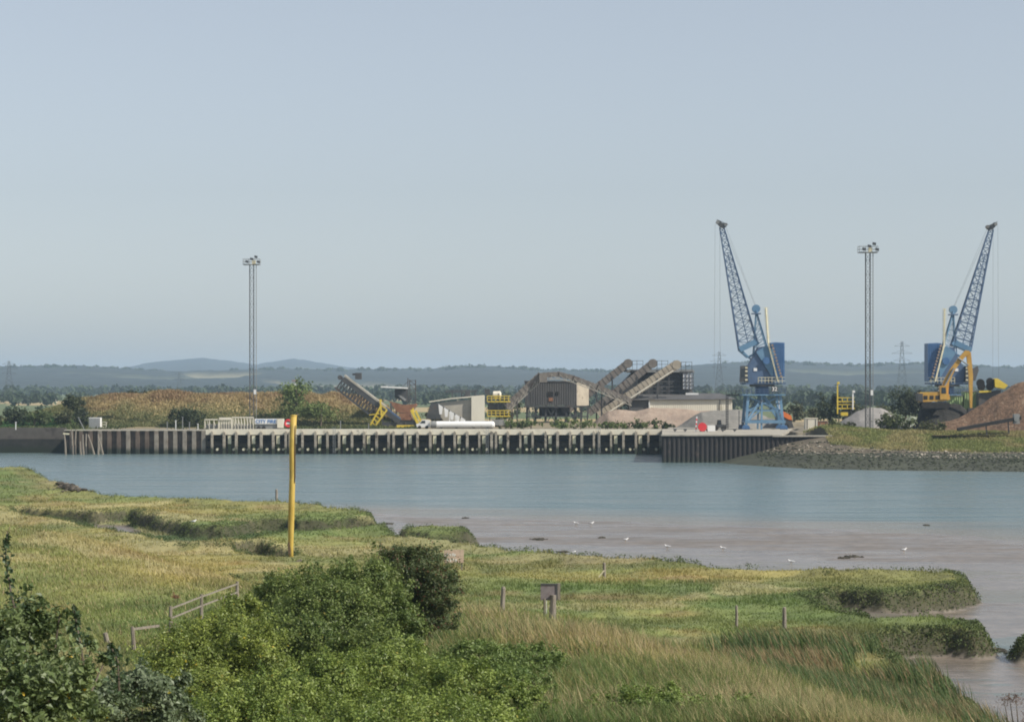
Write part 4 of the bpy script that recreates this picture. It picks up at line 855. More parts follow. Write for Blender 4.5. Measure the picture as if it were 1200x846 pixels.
for q, v, rr in ((1149, 449, .85), (1160, 447, .75), (1150, 453, .8), (1160, 453, .8)): MB().tube(P(q, v, Y-1.2), P(q, v, Y+1.2), rr, n=14).build('flywheel', M['rubber'], r)
MB().prism(Q([(1139, 433), (1146, 429), (1147, 434), (1143, 446), (1140, 446)]), Y, Y+1.5).build('exhaust_housing', M['clad'], r)
m = MB(); m.beam(P(1146, 482, Y), P(1160, 462, Y), .25); m.build('brace', M['grey'], r)
# low dark conveyor in front of the right heap
Y = 468; r = thing('ground_conveyor', P(1160, 504, Y), 'long low dark conveyor lying in front of the brown spoil heap', 'conveyor')
a, b = P(1122, 503.5, Y), P(1196, 490, Y); m = MB()
for d in (-.7, .7): m.beam(a+Vector((0, d, 0)), b+Vector((0, d, 0)), .18, .5)
for k in range(12): q = a.lerp(b, (k+.5)/12); m.beam(q+Vector((0, -.7, -.2)), q+Vector((0, .7, -.2)), .15)
m.build('frame', M['rubber'], r); MB().beam(a+Vector((0, 0, .3)), b+Vector((0, 0, .3)), 1.1, .12).build('belt', M['rubber'], r)
for t_ in (.45, .8): q = a.lerp(b, t_); MB().beam(q, Vector((q.x+.2, q.y, 5)), .2).build('leg', M['dgrey'], r)
m = MB(); p = P(1191, 492, Y); m.box(p.x-.6, p.x+.5, Y-.7, Y+.5, p.z-.7, p.z+1.1); m.tube(p+Vector((-.1, -.9, .2)), p+Vector((-.1, -.6, .2)), .5, n=12); m.build('drive_unit', M['grey'], r)

# yellow screener and masts
Y = 532; r = thing('screening_machine', P(989, 498, Y), 'small yellow screening machine by dark trees left of the right light mast', 'machine'); m = MB()
for v in (470, 478): 
    m.box(P(981, 0, Y).x, P(1001, 0, Y).x, Y-1, Y+1, Z_(v+1.2, Y), Z_(v, Y))
    m.beam(P(981, v-4, Y-1), P(1001, v-4, Y-1), .15)
    for q in (981, 987, 993, 1000): m.beam(P(q, v-4, Y-1), P(q, v, Y-1), .15)
m.box(P(985, 0, Y).x, P(993, 0, Y).x, Y-1, Y+1, Z_(487, Y), Z_(483, Y)); m.build('platform', M['yellow'], r)
m = MB()
for q in (983, 990, 998): m.beam(P(q, 471, Y), P(q, 503, Y), .22)
m.beam(P(983, 500, Y), P(998, 480, Y), .2); m.build('frame', M['dgrey'], r)
for q, v, mt, h in ((981.5, 449, 'yellow', 485), (999.5, 459, 'white', 480)):
    o = MB(); o.beam(P(q, h, Y-1.2), P(q, v+1, Y-1.2), .26).box(P(q, 0, Y).x-.25, P(q, 0, Y).x+.25, Y-1.45, Y-.95, Z_(v+1, Y), Z_(v-1.5, Y)); o.build('lamp_pole', M[mt], r)
# orange arm machine, skips
Y = 537; Q = lambda l, Y=537: [(P(a, b, Y).x, P(a, b, Y).z) for a, b in l]
r = thing('material_handler', P(919, 500, Y), 'loading machine with an orange arm just right of the crane', 'machine')
MB().prism(Q([(911, 481), (915, 480.5), (927, 487), (928, 492), (924, 491.5), (914, 486)]), Y-.6, Y+.6).build('arm', M['orange'], r)
MB().prism(Q([(911, 470), (915.5, 470), (917, 483), (911, 484)]), Y+.5, Y+2).build('cab', M['white'], r)
MB().prism(Q([(909, 487), (926, 489), (930, 501), (909, 502)]), Y-.5, Y+1.5).build('chassis', M['dgrey'], r)
for q in (913, 921): MB().tube(P(q, 499.5, Y-.9), P(q, 499.5, Y-.5), .6, n=14).build('wheel', M['rubber'], r)
for q0, q1, v0, v1, mt, lb, Yc in ((944, 958, 490.5, 503, 'cream', 'pale cabin box standing on the yard right of the crane', 520), (959, 970, 494, 504, 'red', 'low dull red skip beside the pale cabin box', 522), (963, 972, 498.5, 505, 'cream', 'small tan crate in front of the red skip', 517)):
    a = P(q0, v0, Yc); b = P(q1, v1, Yc); r = thing('cabin' if q0 == 944 else ('skip' if mt == 'red' else 'crate'), ((a.x+b.x)/2, Yc, 5), lb, 'cabin' if q0 == 944 else ('skip' if mt == 'red' else 'crate'))
    MB().box(a.x, b.x, Yc, Yc+2.4, 5, a.z).build('body', M['rust'] if mt == 'red' else M[mt], r)
    MB().box(a.x-.08, b.x+.08, Yc-.1, Yc+2.5, a.z+.003, a.z+.12).build('rim', M['clad'] if mt != 'cream' else M['conc'], r)
    MB().box(a.x+.3, a.x+.42, Yc-.06, Yc-.01, 5, a.z-.1).box(b.x-.42, b.x-.3, Yc-.06, Yc-.01, 5, a.z-.1).build('rib', M['clad'], r)

# lifebuoy housings, striped post, wheel loader
def lifebuoy(px, py, Y, label):
    p = P(px, py, Y); r = thing('lifebuoy_station', (p.x, Y, 5), label, 'lifebuoy', 'red lifebuoy stations on the quay edge'); n = 20; m = MB(); vs = []; k = 8
    for i in range(n):
        t = 2*math.pi*i/n
        for j in range(k): u = 2*math.pi*j/k; rr = .62+.24*math.cos(u); vs.append((p.x+rr*math.cos(t), Y+.2*math.sin(u), p.z+rr*math.sin(t)))
    m.add(vs, [(i*k+j, ((i+1) % n)*k+j, ((i+1) % n)*k+(j+1) % k, i*k+(j+1) % k) for i in range(n) for j in range(k)]); b = m.build('ring', M['red'], r, smooth=True)
    MB().box(p.x-.45, p.x+.45, Y-.06, Y+.06, p.z-.17, p.z+.17).build('crossbar', M['white'], r)
    MB().beam((p.x, Y+.3, 5), (p.x, Y+.3, p.z+.6), .15).build('post', M['dgrey'], r)
lifebuoy(337.5, 496, 526.5, 'red lifebuoy on a short post behind the yellow marker pole')
Y = 500; p = P(823, 500.5, Y)
r = thing('lifebuoy_cabinet', (p.x, Y, 5.06), 'round red cabinet with a white side box on the quay edge', 'cabinet')
MB().tube((p.x, Y-.5, p.z+.05), (p.x, Y+.5, p.z+.05), .85, n=20).build('drum', M['red'], r); MB().box(p.x-.5, p.x+.5, Y-.4, Y+.4, 5.06, 5.4).build('stand', M['dgrey'], r)
MB().box(p.x+1.0, p.x+2.5, Y-.4, Y+.4, 5.15, p.z+.35).build('side_box', M['white'], r)
r = thing('striped_post', (P(815.5, 0, Y).x, Y, 5.06), 'thin red and white striped post beside the red cabinet', 'post'); xx_ = P(815.5, 0, Y).x
for k in range(7): MB().box(xx_-.12+.03*k, xx_+.12+.03*k, Y-.1, Y+.1, 5.06+.42*k, 5.06+.42*(k+1)-.003).build('band', M['white' if k % 2 == 0 else 'red'], r)
Y = 512; p = P(843, 504, Y); r = thing('wheel_loader', (p.x, Y, 5.06), 'small black wheel loader parked before the grey gravel heap', 'wheel loader'); x = p.x; z = 5.06
MB().prism([(x-.9, z+.5), (x+1.2, z+.5), (x+1.25, z+1.15), (x+.4, z+1.25), (x-.9, z+1.1)], Y-.7, Y+.7).build('body', M['dgrey'], r)
c_ = MB().prism([(x-.5, z+1.15), (x+.4, z+1.2), (x+.3, z+2.1), (x-.35, z+2.1)], Y-.6, Y+.6).build('cab', M['rubber'], r)
MB().prism([(x-.3, z+1.35), (x+.25, z+1.35), (x+.18, z+1.95), (x-.22, z+1.95)], Y-.64, Y-.61).build('window', M['glass'], c_)
for q in (-.7, .85): 
    for d in (-.9, .6): MB().tube((x+q, Y+d, z+.48), (x+q, Y+d+.3, z+.48), .48, n=16).build('wheel', M['rubber'], r)
MB().prism([(x-2.1, z+.1), (x-1.2, z+.2), (x-1.2, z+.8), (x-1.8, z+.9)], Y-.9, Y+.9).build('bucket', M['dgrey'], r)
MB().beam((x-.6, Y-.5, z+1), (x-1.5, Y-.5, z+.5), .15).beam((x-.6, Y+.5, z+1), (x-1.5, Y+.5, z+.5), .15).build('lift_arm', M['dgrey'], r)

# ---------------------------------------------------------------- tank trailer with writing, pale frames at left
Y = 534; 
r = thing('fuel_tank_unit', (X_(317, Y), Y, 5), 'white tank unit with blue lettering behind the jetty near the yellow pole', 'tank')
MB().box(X_(298.5, Y), X_(332, Y), Y, Y+2.2, Z_(496.8, Y), Z_(490.8, Y)).build('tank_body', M['white'], r)
MB().box(X_(325, Y), X_(332.5, Y), Y-.2, Y-.003, 5.2, Z_(490.5, Y)).build('end_panel', M['cream'], r)
text_mesh('CITY FIRE', 1.0, M['text'], r, (X_(311.5, Y), Z_(494, Y)), Y-.04)
MB().box(X_(299, Y), X_(324, Y), Y+.2, Y+2, 5.05, Z_(497.2, Y)).build('chassis', M['grey'], r)
for q in (303, 309, 327): MB().tube(P(q, 501.6, Y-.1), P(q, 501.6, Y+.25), .42, n=14).build('wheel', M['rubber'], r)
for i, (q0, q1, v) in enumerate(((240, 256, 491.5), (257, 271, 490.5), (272, 297, 489))):
    r = thing('pipe_rack', (X_((q0+q1)/2, Y), Y, 5), ['low pale pipe rack farthest left behind the jetty', 'pale pipe rack with a thick top pipe, middle of three', 'tallest pale pipe rack beside the lettered tank'][i], 'pipe rack', 'pale pipe racks behind the jetty')
    m = MB()
    for d in (0, 2):
        m.beam(P(q0, v, Y+d), P(q1, v, Y+d), .22 if i != 1 else .5)
        for k in range(4+i*2): q = q0+(q1-q0)*k/(3+i*2); m.beam(P(q, v, Y+d), (X_(q, Y), Y+d, 5), .13)
    for k in range(2+i*3): q = q0+(q1-q0)*(k+.3)/(2+i*3); m.beam(P(q, v, Y), P(q+2, 499, Y), .1)
    m.build('frame', M['cream'], r)
    MB().box(X_(q0, Y)+.2, X_(q1, Y)-.2, Y+.6, Y+1.6, 5.1, 6.0).build('bundle', M['grey'], r)
# kiosk at far left
Y = 540; r = thing('equipment_kiosk', (X_(110, Y), Y, 5), 'pale blue grey equipment kiosk on the left quay', 'kiosk')
m = MB(); m.box(X_(104, Y), X_(117.5, Y), Y, Y+2, 5, Z_(489.3, Y)); m.build('cabinet', M['white'], r)
m = MB()
for k in range(9): m.box(X_(104.5+1.5*k, Y), X_(104.5+1.5*k, Y)+.08, Y-.06, Y-.003, 5.1, Z_(489.8, Y))
m.build('louvre', M['clad'], r)
m = MB(); 
for v in (494.5, 497.5, 500.5): m.beam(P(119, v, Y-1), P(125, v, Y-1), .12)
m.beam(P(119.5, 494, Y-1), P(119.5, 502, Y-1), .12); m.beam(P(124.5, 494, Y-1), P(124.5, 502, Y-1), .12); m.build('steps', M['cream'], r)
for i, (q, v) in enumerate(((18.5, 495), (92, 489.5), (196, 495), (206, 493), (214, 489), (222, 495), (232, 497), (399, 494), (432, 497), (870, 493), (866, 482))):
    Yp = 530; z0 = 4.9; lean = -1.2 if i == 1 else 0
    p0 = P(q, v, Yp); o = MB().beam((p0.x-lean, Yp, z0), p0, .16).box(p0.x-.14, p0.x+.14, Yp-.14, Yp+.14, p0.z, p0.z+.12).build('quay_post', M['white'] if i in (0, 3, 6) else M['grey'])
    side = ['at the far left end of the dark wall', 'leaning left beside the kiosk', 'short, farthest left of those by the dark bush', 'white, below the dark bush on the bank', 'the tallest below the dark bush', 'just left of the pipe racks', 'small white one nearest the pipe racks', 'left of the stacking conveyor', 'under the stacking conveyor', 'left of the crane legs', 'tall, left of the crane stair'][i]
    tag(o, 'thin quay edge post ' + side, 'post', 'thin posts on the quay edge')

# ---------------------------------------------------------------- power pylons far off
def pylon(px, pt, Y, label):
    x = X_(px, Y); zt = Z_(pt, Y); zb = 1.5; H = zt-zb; r = thing('power_pylon', (x, Y, zb), label, 'pylon', 'power pylons on the far plain'); m = MB()
    def wd(t): return 4.2*(1-t)**1.3+.7
    t = [i/9 for i in range(10)]
    for i in range(9):
        a, b = wd(t[i]), wd(t[i+1]); z0, z1 = zb+H*t[i], zb+H*t[i+1]
        for s1, s2 in ((-1, -1), (1, -1), (1, 1), (-1, 1)): m.beam((x+s1*a, Y+s2*a, z0), (x+s1*b, Y+s2*b, z1), .17)
        for s2 in (-1, 1): m.beam((x-a, Y+s2*a, z0), (x+b, Y+s2*b, z1), .12); m.beam((x+a, Y+s2*a, z0), (x-b, Y+s2*b, z1), .12)
    m.build('lattice_tower', M['dgrey'], r)
    for k, (t_, l) in enumerate(((.68, 6.5), (.80, 8), (.92, 6))): z0 = zb+H*t_; c_ = MB(); c_.beam((x-l, Y, z0), (x+l, Y, z0), .2); c_.beam((x-l, Y, z0), (x, Y, z0+2.5), .12); c_.beam((x+l, Y, z0), (x, Y, z0+2.5), .12); c_.build('cross_arm', M['dgrey'], r)
pylon(10.5, 423, 2300, 'distant pylon at the far left edge'); pylon(210, 436, 3300, 'small distant pylon left of the left light mast')
pylon(843, 412, 2200, 'distant pylon just left of the crane marked 32'); pylon(1057, 400, 2000, 'distant pylon between the right light mast and the crane marked 31')
# far white houses
for i, (q, v, wpx, hpx, Y, lb) in enumerate(((24, 471, 6, 6, 1800, 'pale house at the far left beyond the quay'), (132, 461.5, 14, 4.5, 3000, 'white low house on the distant slope above the brown bank'), (60, 470, 9, 3, 1900, 'low reddish barn at the foot of the far hills'), (345, 450, 6, 5, 3000, 'tiny pale building right of the left light mast, in the hills'))):
    x = X_(q, Y); z = Z_(v, Y); w_ = wpx*Y/F/2; h_ = hpx*Y/F
    r = thing('farm_house', (x, Y, z), lb, 'house'); MB().box(x-w_, x+w_, Y, Y+8, min(z, 1.2), z+h_*.6).build('wall', M['white' if i in (0, 1) else 'cream'], r)
    MB().prism([(x-w_-.4, z+h_*.6), (x+w_+.4, z+h_*.6), (x+w_*.7, z+h_), (x-w_*.7, z+h_)], Y-.5, Y+8.5).build('roof', M['rust' if i != 1 else 'grey'], r)
    for u in (-.5, 0, .5): MB().box(x+u*w_-.5, x+u*w_+.5, Y-.1, Y-.02, z+h_*.2, z+h_*.45).build('window', M['glass'], r)
# ---------------------------------------------------------------- plants
def quads(c, nrm, size, aspect, col, name, mat, parent=None, loc=(0, 0, 0)):
    """leaf-shaped four-cornered faces, one per centre"""
    n = len(c); t = RNG.normal(size=(n, 3)); nrm = nrm/np.linalg.norm(nrm, axis=1, keepdims=True)
    a = np.cross(nrm, t); a /= np.linalg.norm(a, axis=1, keepdims=True)+1e-9; b = np.cross(nrm, a)
    s = np.asarray(size).reshape(-1, 1)*np.ones((n, 1)); bend = nrm*s*.12
    v = np.stack([c-a*s*.5, c+b*s*aspect*.5+bend-a*s*.05, c+a*s*.5, c-b*s*aspect*.5+bend-a*s*.05], 1).reshape(-1, 3)
    return raw_mesh(name, v, np.arange(4*n).reshape(n, 4), mat, parent=parent, colors=np.repeat(col, 4, 0), loc=loc)
m_leaf = nmat('leaf', None, None, rough=.5, attr='col', trans=.32); m_leafm = nmat('matt_leaf', None, None, rough=.75, attr='col', trans=.25)
m_grass = nmat('grass_blade', None, None, rough=.7, attr='col', trans=.45)
m_bark = nmat('bark', (.09, .07, .05), (.16, .13, .10), 4, .9)
def crown(ells, n, lsize, c1, c2, clump=.16, accent=None, acc=.02, shell=.55, nper=130, up=.25):
    """leaf centres, normals and colours in clumps through the volume of the ellipsoids"""
    ells = np.array(ells, float); vol = (ells[:, 3]*ells[:, 4]*ells[:, 5])**.67; w_ = vol/vol.sum(); nc_ = max(6, n//nper)
    idx = RNG.choice(len(ells), nc_, p=w_); d = RNG.normal(size=(nc_, 3)); d[:, 2] += up; d /= np.linalg.norm(d, axis=1, keepdims=True)
    r = (shell+(1-shell)*RNG.random(nc_)**.5)*(1+.17*np.clip(RNG.normal(size=nc_), -1.5, 2.2)); cc = ells[idx, :3]+d*r[:, None]*ells[idx, 3:6]
    cs = clump*(ells[idx, 3]*ells[idx, 5])**.5*(.6+.9*RNG.random(nc_)); k = RNG.integers(0, nc_, n)
    g = RNG.normal(size=(n, 3)); g[:, 2] *= .75; c = cc[k]+g*cs[k][:, None]*.8
    ns = int(n*.16); sh = RNG.integers(0, nc_, max(8, nc_//2)); hgt = (ells[:, 5]).mean(); L_ = (.16+.30*RNG.random(len(sh)))*hgt*.9     # leafy shoots that break the outline
    dr = d[sh]+np.array([0, 0, .8])+RNG.normal(size=(len(sh), 3))*.25; dr /= np.linalg.norm(dr, axis=1, keepdims=True); j = RNG.integers(0, len(sh), ns); t_ = RNG.random(ns)
    c[:ns] = cc[sh[j]]+dr[j]*(L_[j]*t_+cs[sh[j]]*.5)[:, None]+RNG.normal(size=(ns, 3))*(lsize*(1.3-t_))[:, None]; k[:ns] = sh[j]
    out = (c-ells[idx[k], :3])/ells[idx[k], 3:6]; out /= np.linalg.norm(out, axis=1, keepdims=True)+1e-6
    nrm = out*.7+RNG.normal(size=(n, 3))*.75+np.array([0, 0, .45])
    tone = RNG.random(nc_)[k]*.7+RNG.random(n)*.3; col = np.array(c1)[None]*(1-tone[:, None])+np.array(c2)[None]*tone[:, None]; col = col*(.75+.5*RNG.random((n, 1)))
    if accent is not None: m = RNG.random(n) < acc; col[m] = np.array(accent)*(.7+.5*RNG.random((m.sum(), 1)))
    return c, nrm, lsize*(.45+1.1*RNG.random(n)), col, cc
def E(px, py, Y, rpx, rpy, dep=None):
    p = P(px, py, Y); s = Y/F; return (p.x, p.y, p.z, rpx*s, (dep or rpx*s), rpy*s)
def hz_(x, y): return float(HN(np.array([x]), np.array([y]))[0])
def shrub(name, ells, n, ls, c1, c2, label, cat='bush', group=None, base=None, mat=None, stems=14, **kw):
    e = np.array(ells); bx, by = e[:, 0].mean(), e[:, 1].mean()
    if base is None: base = hz_(bx, by)
    r = thing(name, (bx, by, base), label, cat, group); c, nr, s, col, cc = crown(ells, n, ls, c1, c2, **kw)
    keep = c[:, 2] > base-.3; c, nr, s, col = c[keep], nr[keep], s[keep], col[keep]
    fo = quads(c, nr, s, .62, col, 'foliage', mat or m_leaf, r, loc=(bx, by, base))
    m = MB(); H = max(.5, e[:, 2].max()-base)
    for q in cc[RNG.choice(len(cc), min(stems, len(cc)), replace=False)]:
        w_ = min(1, .25); b0 = Vector((bx+(q[0]-bx)*.35, by+(q[1]-by)*.35, base-.15)); q = Vector(q)
        mid = b0.lerp(q, .5)+Vector((0, 0, .08*H)); th = H*.012; m.path([b0, mid, q], [th*1.5, th, th*.35], 5)
    m.build('stems', m_bark, r)
    return r
# foreground bushes, far to near
shrub('hawthorn_bush', [E(492, 678, 95, 40, 36), E(472, 670, 95, 26, 30), E(515, 690, 94, 24, 28), E(490, 706, 95, 30, 24), E(476, 726, 94, 34, 20), E(512, 724, 95, 26, 18), E(480, 655, 96, 18, 14)], 56000, .075, (.055, .088, .028), (.115, .145, .045), 'dark green hawthorn bush with reddish tips, right of the large bushes', 'bush', 'bushes on the near bank', clump=.15, accent=(.16, .06, .03), acc=.07)
shrub('elder_bush', [E(352, 714, 90, 52, 42), E(425, 704, 88, 55, 42), E(390, 735, 86, 70, 50), E(322, 692, 91, 22, 18), E(468, 738, 86, 30, 34), E(355, 765, 81, 52, 40), E(440, 770, 80, 50, 34)], 125000, .085, (.080, .130, .030), (.200, .250, .060), 'largest mid green bush below the yellow marker pole', 'bush', 'bushes on the near bank', clump=.14, accent=(.22, .20, .04), acc=.01)
shrub('sallow_bush', [E(265, 755, 77, 46, 36), E(215, 788, 74, 48, 44), E(300, 782, 75, 40, 46), E(185, 815, 72, 36, 36), E(245, 825, 68, 50, 36), E(285, 722, 84, 26, 24)], 80000, .078, (.120, .170, .035), (.290, .340, .065), 'yellowish green bush in front of the wooden rail fence', 'bush', 'bushes on the near bank', clump=.15, accent=(.45, .36, .04), acc=.012)
shrub('bramble_thicket', [E(455, 805, 66, 72, 44), E(535, 815, 64, 60, 42), E(390, 815, 64, 56, 45), E(330, 832, 62, 60, 40), E(600, 830, 63, 40, 30), E(480, 846, 58, 120, 30), E(280, 842, 60, 60, 28)], 130000, .070, (.115, .175, .035), (.280, .345, .075), 'bright green bramble thicket at the bottom centre', 'bush', 'bushes on the near bank', clump=.13, accent=(.28, .26, .05), acc=.01)
shrub('bramble_thicket', [E(700, 840, 66, 50, 18), E(770, 832, 66, 60, 24), E(860, 842, 65, 60, 20)], 40000, .065, (.100, .160, .032), (.230, .300, .065), 'low green bramble patch at the bottom right of centre', 'bush', 'bushes on the near bank', clump=.16)
shrub('bramble_patch', [E(560, 770, 78, 36, 16), E(620, 772, 80, 40, 14), E(600, 800, 72, 40, 18)], 26000, .07, (.095, .155, .035), (.210, .280, .070), 'low leafy patch in the long grass below the grey board sign', 'bush', 'bushes on the near bank', clump=.2)
shrub('willow_shrub', [E(165, 822, 42, 46, 34), E(120, 838, 41, 40, 30), E(205, 846, 42, 30, 22)], 14000, .075, (.10, .145, .065), (.18, .22, .13), 'silvery grey green shrub at the bottom edge beside the dark leafy shrub', 'bush', 'bushes on the near bank', clump=.2, mat=m_leaf, accent=(.5, .42, .04), acc=.003)
r = shrub('poplar_shrub', [E(25, 775, 36, 66, 66), E(-40, 740, 37, 50, 75), E(75, 825, 35, 58, 46), E(0, 835, 34, 80, 60), E(100, 772, 37, 26, 26)], 22000, .085, (.070, .110, .035), (.185, .235, .085), 'dark glossy leafy shrub with a few yellow leaves in the bottom left corner', 'bush', 'bushes on the near bank', clump=.15, accent=(.70, .46, .03), acc=.005, stems=30)
for pts in ([(30, 760), (14, 700), (6, 655), (9, 622)], [(100, 790), (92, 742), (86, 708)], [(140, 810), (138, 775), (128, 752)]):
    pp = [P(a, b, 36) for a, b in pts]; MB().path(pp, [.02, .015, .01, .006][:len(pp)], 5).build('twig', m_bark, r)
    n = 130; t = RNG.random(n)*.95; f = t*(len(pp)-1); i = f.astype(int); arr = np.array([tuple(q) for q in pp]); c = arr[i]+(arr[i+1]-arr[i])*(f-i)[:, None]+RNG.normal(size=(n, 3))*(.10*(1.1-t))[:, None]
    quads(c, RNG.normal(size=(n, 3))+np.array([0, -.5, .6]), .09*(.6+.7*RNG.random(n)), .6, np.array([.035, .060, .025])[None]*(1+1.2*RNG.random((n, 1))), 'twig_leaves', m_leaf, r, loc=tuple(r.location))
shrub('dock_plant', [E(207, 712, 112, 6, 20)], 700, .07, (.22, .09, .05), (.32, .15, .08), 'slim rusty red seeding dock plant by the left end of the rail fence', 'plant', base=5.0, clump=.3)
r = shrub('hogweed', [E(1190, 828, 52, 16, 12), E(1215, 836, 52, 20, 16)], 1500, .03, (.10, .05, .04), (.20, .12, .08), 'brownish umbel headed plant in the bottom right corner', 'plant', base=P(1190, 846, 52).z-1.2, clump=.3)
for q, v, hh in ((112, 770, 14), (98, 690, 0)):
    pass
for i, (q, v, a_, b_) in enumerate(((655, 652, 22, 4), (300, 668, 16, 10))): pass

# ---- grass
def blades(x, y, z, h, w_, lx, ly, col, name, label=None, mat=None, kind='stuff', loc=(0, 0, 0)):
    n = len(x); az = RNG.random(n)*math.pi; wx = np.cos(az)*w_*.5; wy = np.sin(az)*w_*.5; b = np.stack([x, y, z-.03], 1)
    v = np.empty((n, 5, 3)); dw = np.stack([wx, wy, np.zeros(n)], 1); tip = np.stack([lx*h, ly*h, h], 1)
    mid = np.stack([lx*h*.35, ly*h*.35, h*.55], 1)
    v[:, 0] = b-dw; v[:, 1] = b+dw; v[:, 2] = b+mid+dw*.7; v[:, 3] = b+mid-dw*.7; v[:, 4] = b+tip
    i = np.arange(n)[:, None]*5
    o = raw_mesh(name, v.reshape(-1, 3), [i+np.array([[0, 1, 2, 3]]), i+np.array([[3, 2, 4]])], mat or m_grass, colors=np.repeat(col, 5, 0), loc=loc)
    return tag(o, label, kind=kind)
# marsh turf
N = 480000; px = RNG.uniform(-150, 1350, N); py = 452+RNG.uniform(math.sqrt(100), math.sqrt(400), N)**2; Y = 12.8*F/(py-HZ); x = (px-600)/F*Y; z = HN(x, Y)
cd, _ = line_sd(x, Y, CREST)
g0 = ((z > .42) | ((z > .1) & (poly_sd(x, Y, CREEK) > -1))) & (cd < -6) & (poly_sd(x, Y, POOL) < 0); xs, ys, zs = x[g0], Y[g0], z[g0]; n = len(xs)
gx = HN(xs, ys+.6)-HN(xs, ys-.6)
col = nearcol(xs, ys, zs)*(1.1+.35*RNG.random((n, 1)))
tall = (.35+2.2*fbm(xs, ys, 2.6, 4, 101)**2.2)
h = (.08+.16*RNG.random(n))*tall*1.2; wd_ = ys*.00034*(.8+.9*RNG.random(n))
blades(xs, ys, zs, h, wd_, RNG.normal(-.1, .5, n), RNG.normal(0, .5, n), col, 'marsh_grass')
# steep creek edges: shrubby dark cover
face = np.where((gx > .30) | ((np.abs(HN(xs+.5, ys)-HN(xs-.5, ys)) > .35)))[0]; face = RNG.choice(face, min(len(face)*6, 110000)); n = len(face)
c = np.stack([xs[face]+RNG.normal(0, .25, n), ys[face]+RNG.normal(0, .3, n), 0*xs[face]], 1); c[:, 2] = np.maximum(HN(c[:, 0], c[:, 1]), .15)+RNG.random(n)*.38*fbm(c[:, 0], c[:, 1], 1.5, 2, 77)*1.5
col = np.array([.055, .080, .025])[None]*(.6+1.3*RNG.random((n, 1)))+np.array([.05, .045, .012])[None]*(RNG.random((n, 1))**2)
tag(quads(c, RNG.normal(size=(n, 3))+np.array([0, -.6, .5]), .13*(.6+.8*RNG.random(n)), .6, col, 'creek_edge_scrub', m_leafm), kind='stuff')
# long grass on the near bank
N = 520000; px = RNG.uniform(-150, 1350, N); py = RNG.uniform(590, 905, N); zz = 4.7; Y = (CZ-zz)*F/(py-HZ); x = (px-600)/F*Y; z = HN(x, Y); cd, _ = line_sd(x, Y, CREST)
g0 = (cd > -9); xs, ys, zs, cs_ = x[g0], Y[g0], z[g0], cd[g0]; n = len(xs)
col = nearcol(xs, ys, zs)*(.95+.7*RNG.random((n, 1)))
pxs = 600+xs/ys*F; left = sstep(pxs, 480, 330); edge = np.exp(-((cs_+.5)/3)**2)*(1-left)
tn = fbm(xs, ys, 3, 3, 111); h = (.14+.30*tn)*(.6+.8*RNG.random(n))*(1+.8*(1-left)+.4*edge)*(1-.35*left)
straw = (RNG.random(n) < (.07+.38*edge+.04*left+.3*sstep(fbm(xs, ys, 5, 3, 99), .52, .66)*(1-left))); col[straw] = np.array([.46, .37, .20])*(.6+.7*RNG.random((straw.sum(), 1)))
grn = (~straw) & (RNG.random(n) < .62*(1-left)*(1-.6*edge)); col[grn] = np.array([.115, .175, .048])*(.6+.9*RNG.random((grn.sum(), 1)))
h = h+(RNG.random(n) < .03)*.35*(1-left*.5)
blades(xs, ys, zs, h, ys*.00036*(.7+.8*RNG.random(n)), RNG.normal(-.22, .32, n), RNG.normal(0, .3, n), col, 'bank_grass')
# reeds
RE = gp([(835, 752), (900, 742), (960, 752), (1030, 765), (1062, 778), (1100, 800), (1150, 836), (1200, 880), (1000, 900), (900, 830), (850, 790)], 1.2)
N = 150000; px = RNG.uniform(800, 1230, N); py = RNG.uniform(738, 900, N); zz = 1.8; Y = (CZ-zz)*F/(py-HZ); x = (px-600)/F*Y; z = HN(x, Y); d = poly_sd(x, Y, RE)
pn = fbm(x, Y, 4.5, 3, 121); g0 = (d > -1.5) & (z > .35) & (RNG.random(N) < sstep(pn, .33, .55)*.5*sstep(d, -1.5, 5)); xs, ys, zs = x[g0], Y[g0], z[g0]; n = len(xs); pn = fbm(xs, ys, 4.5, 3, 121)
col = np.array([.090, .135, .045])[None]*(.6+.9*RNG.random((n, 1))); s_ = RNG.random(n) < .18+.5*sstep(fbm(xs, ys, 6, 3, 131), .5, .65); col[s_] = np.array([.36, .27, .14])*(.55+.6*RNG.random((s_.sum(), 1)))
h = (.6+1.1*pn*RNG.random(n)**.5)*1.0; blades(xs, ys, zs, h, ys*.00045*(.7+.9*RNG.random(n)), RNG.normal(-.38, .16, n), RNG.normal(0, .2, n), col, 'reeds')
# far side: weeds on the brown bank, grass on the right bank, weeds along the quay
def far_blades(N, x0, x1, y0, y1, fn, h0, h1, w_, name, cfn, zfn=HF):
    x = RNG.uniform(x0, x1, N); y = RNG.uniform(y0, y1, N); k = fn(x, y); x, y = x[k], y[k]; z = zfn(x, y); n = len(x)
    blades(x, y, z, h0+(h1-h0)*RNG.random(n)*fbm(x, y, 5, 3, 7)*1.6, w_*(.6+.8*RNG.random(n)), RNG.normal(0, .3, n), RNG.normal(0, .3, n), cfn(x, y, n), name)
def c_brown(x, y, n):
    t = sstep(fbm(x, y, 7, 4, 5), .4, .6)[:, None]; a = np.array([.31, .215, .12]); b = np.array([.40, .31, .16]); g = np.array([.17, .20, .08])
    c = a*t+b*(1-t); m = .8*sstep(x+8*fbm(x, y, 6, 2, 4), -84, -96)[:, None]+.8*sstep(y+9*(fbm(x, y, 5, 3, 8)-.5), 565, 556)[:, None]; c = c*(1-m)+g*m; return c*(.85+.3*RNG.random((n, 1)))
far_blades(70000, -125, -24, 545, 592, lambda x, y: np.interp(x, BROWN_X, BROWN_Z) > .4, .2, .85, .30, 'tall_dry_weeds', c_brown)
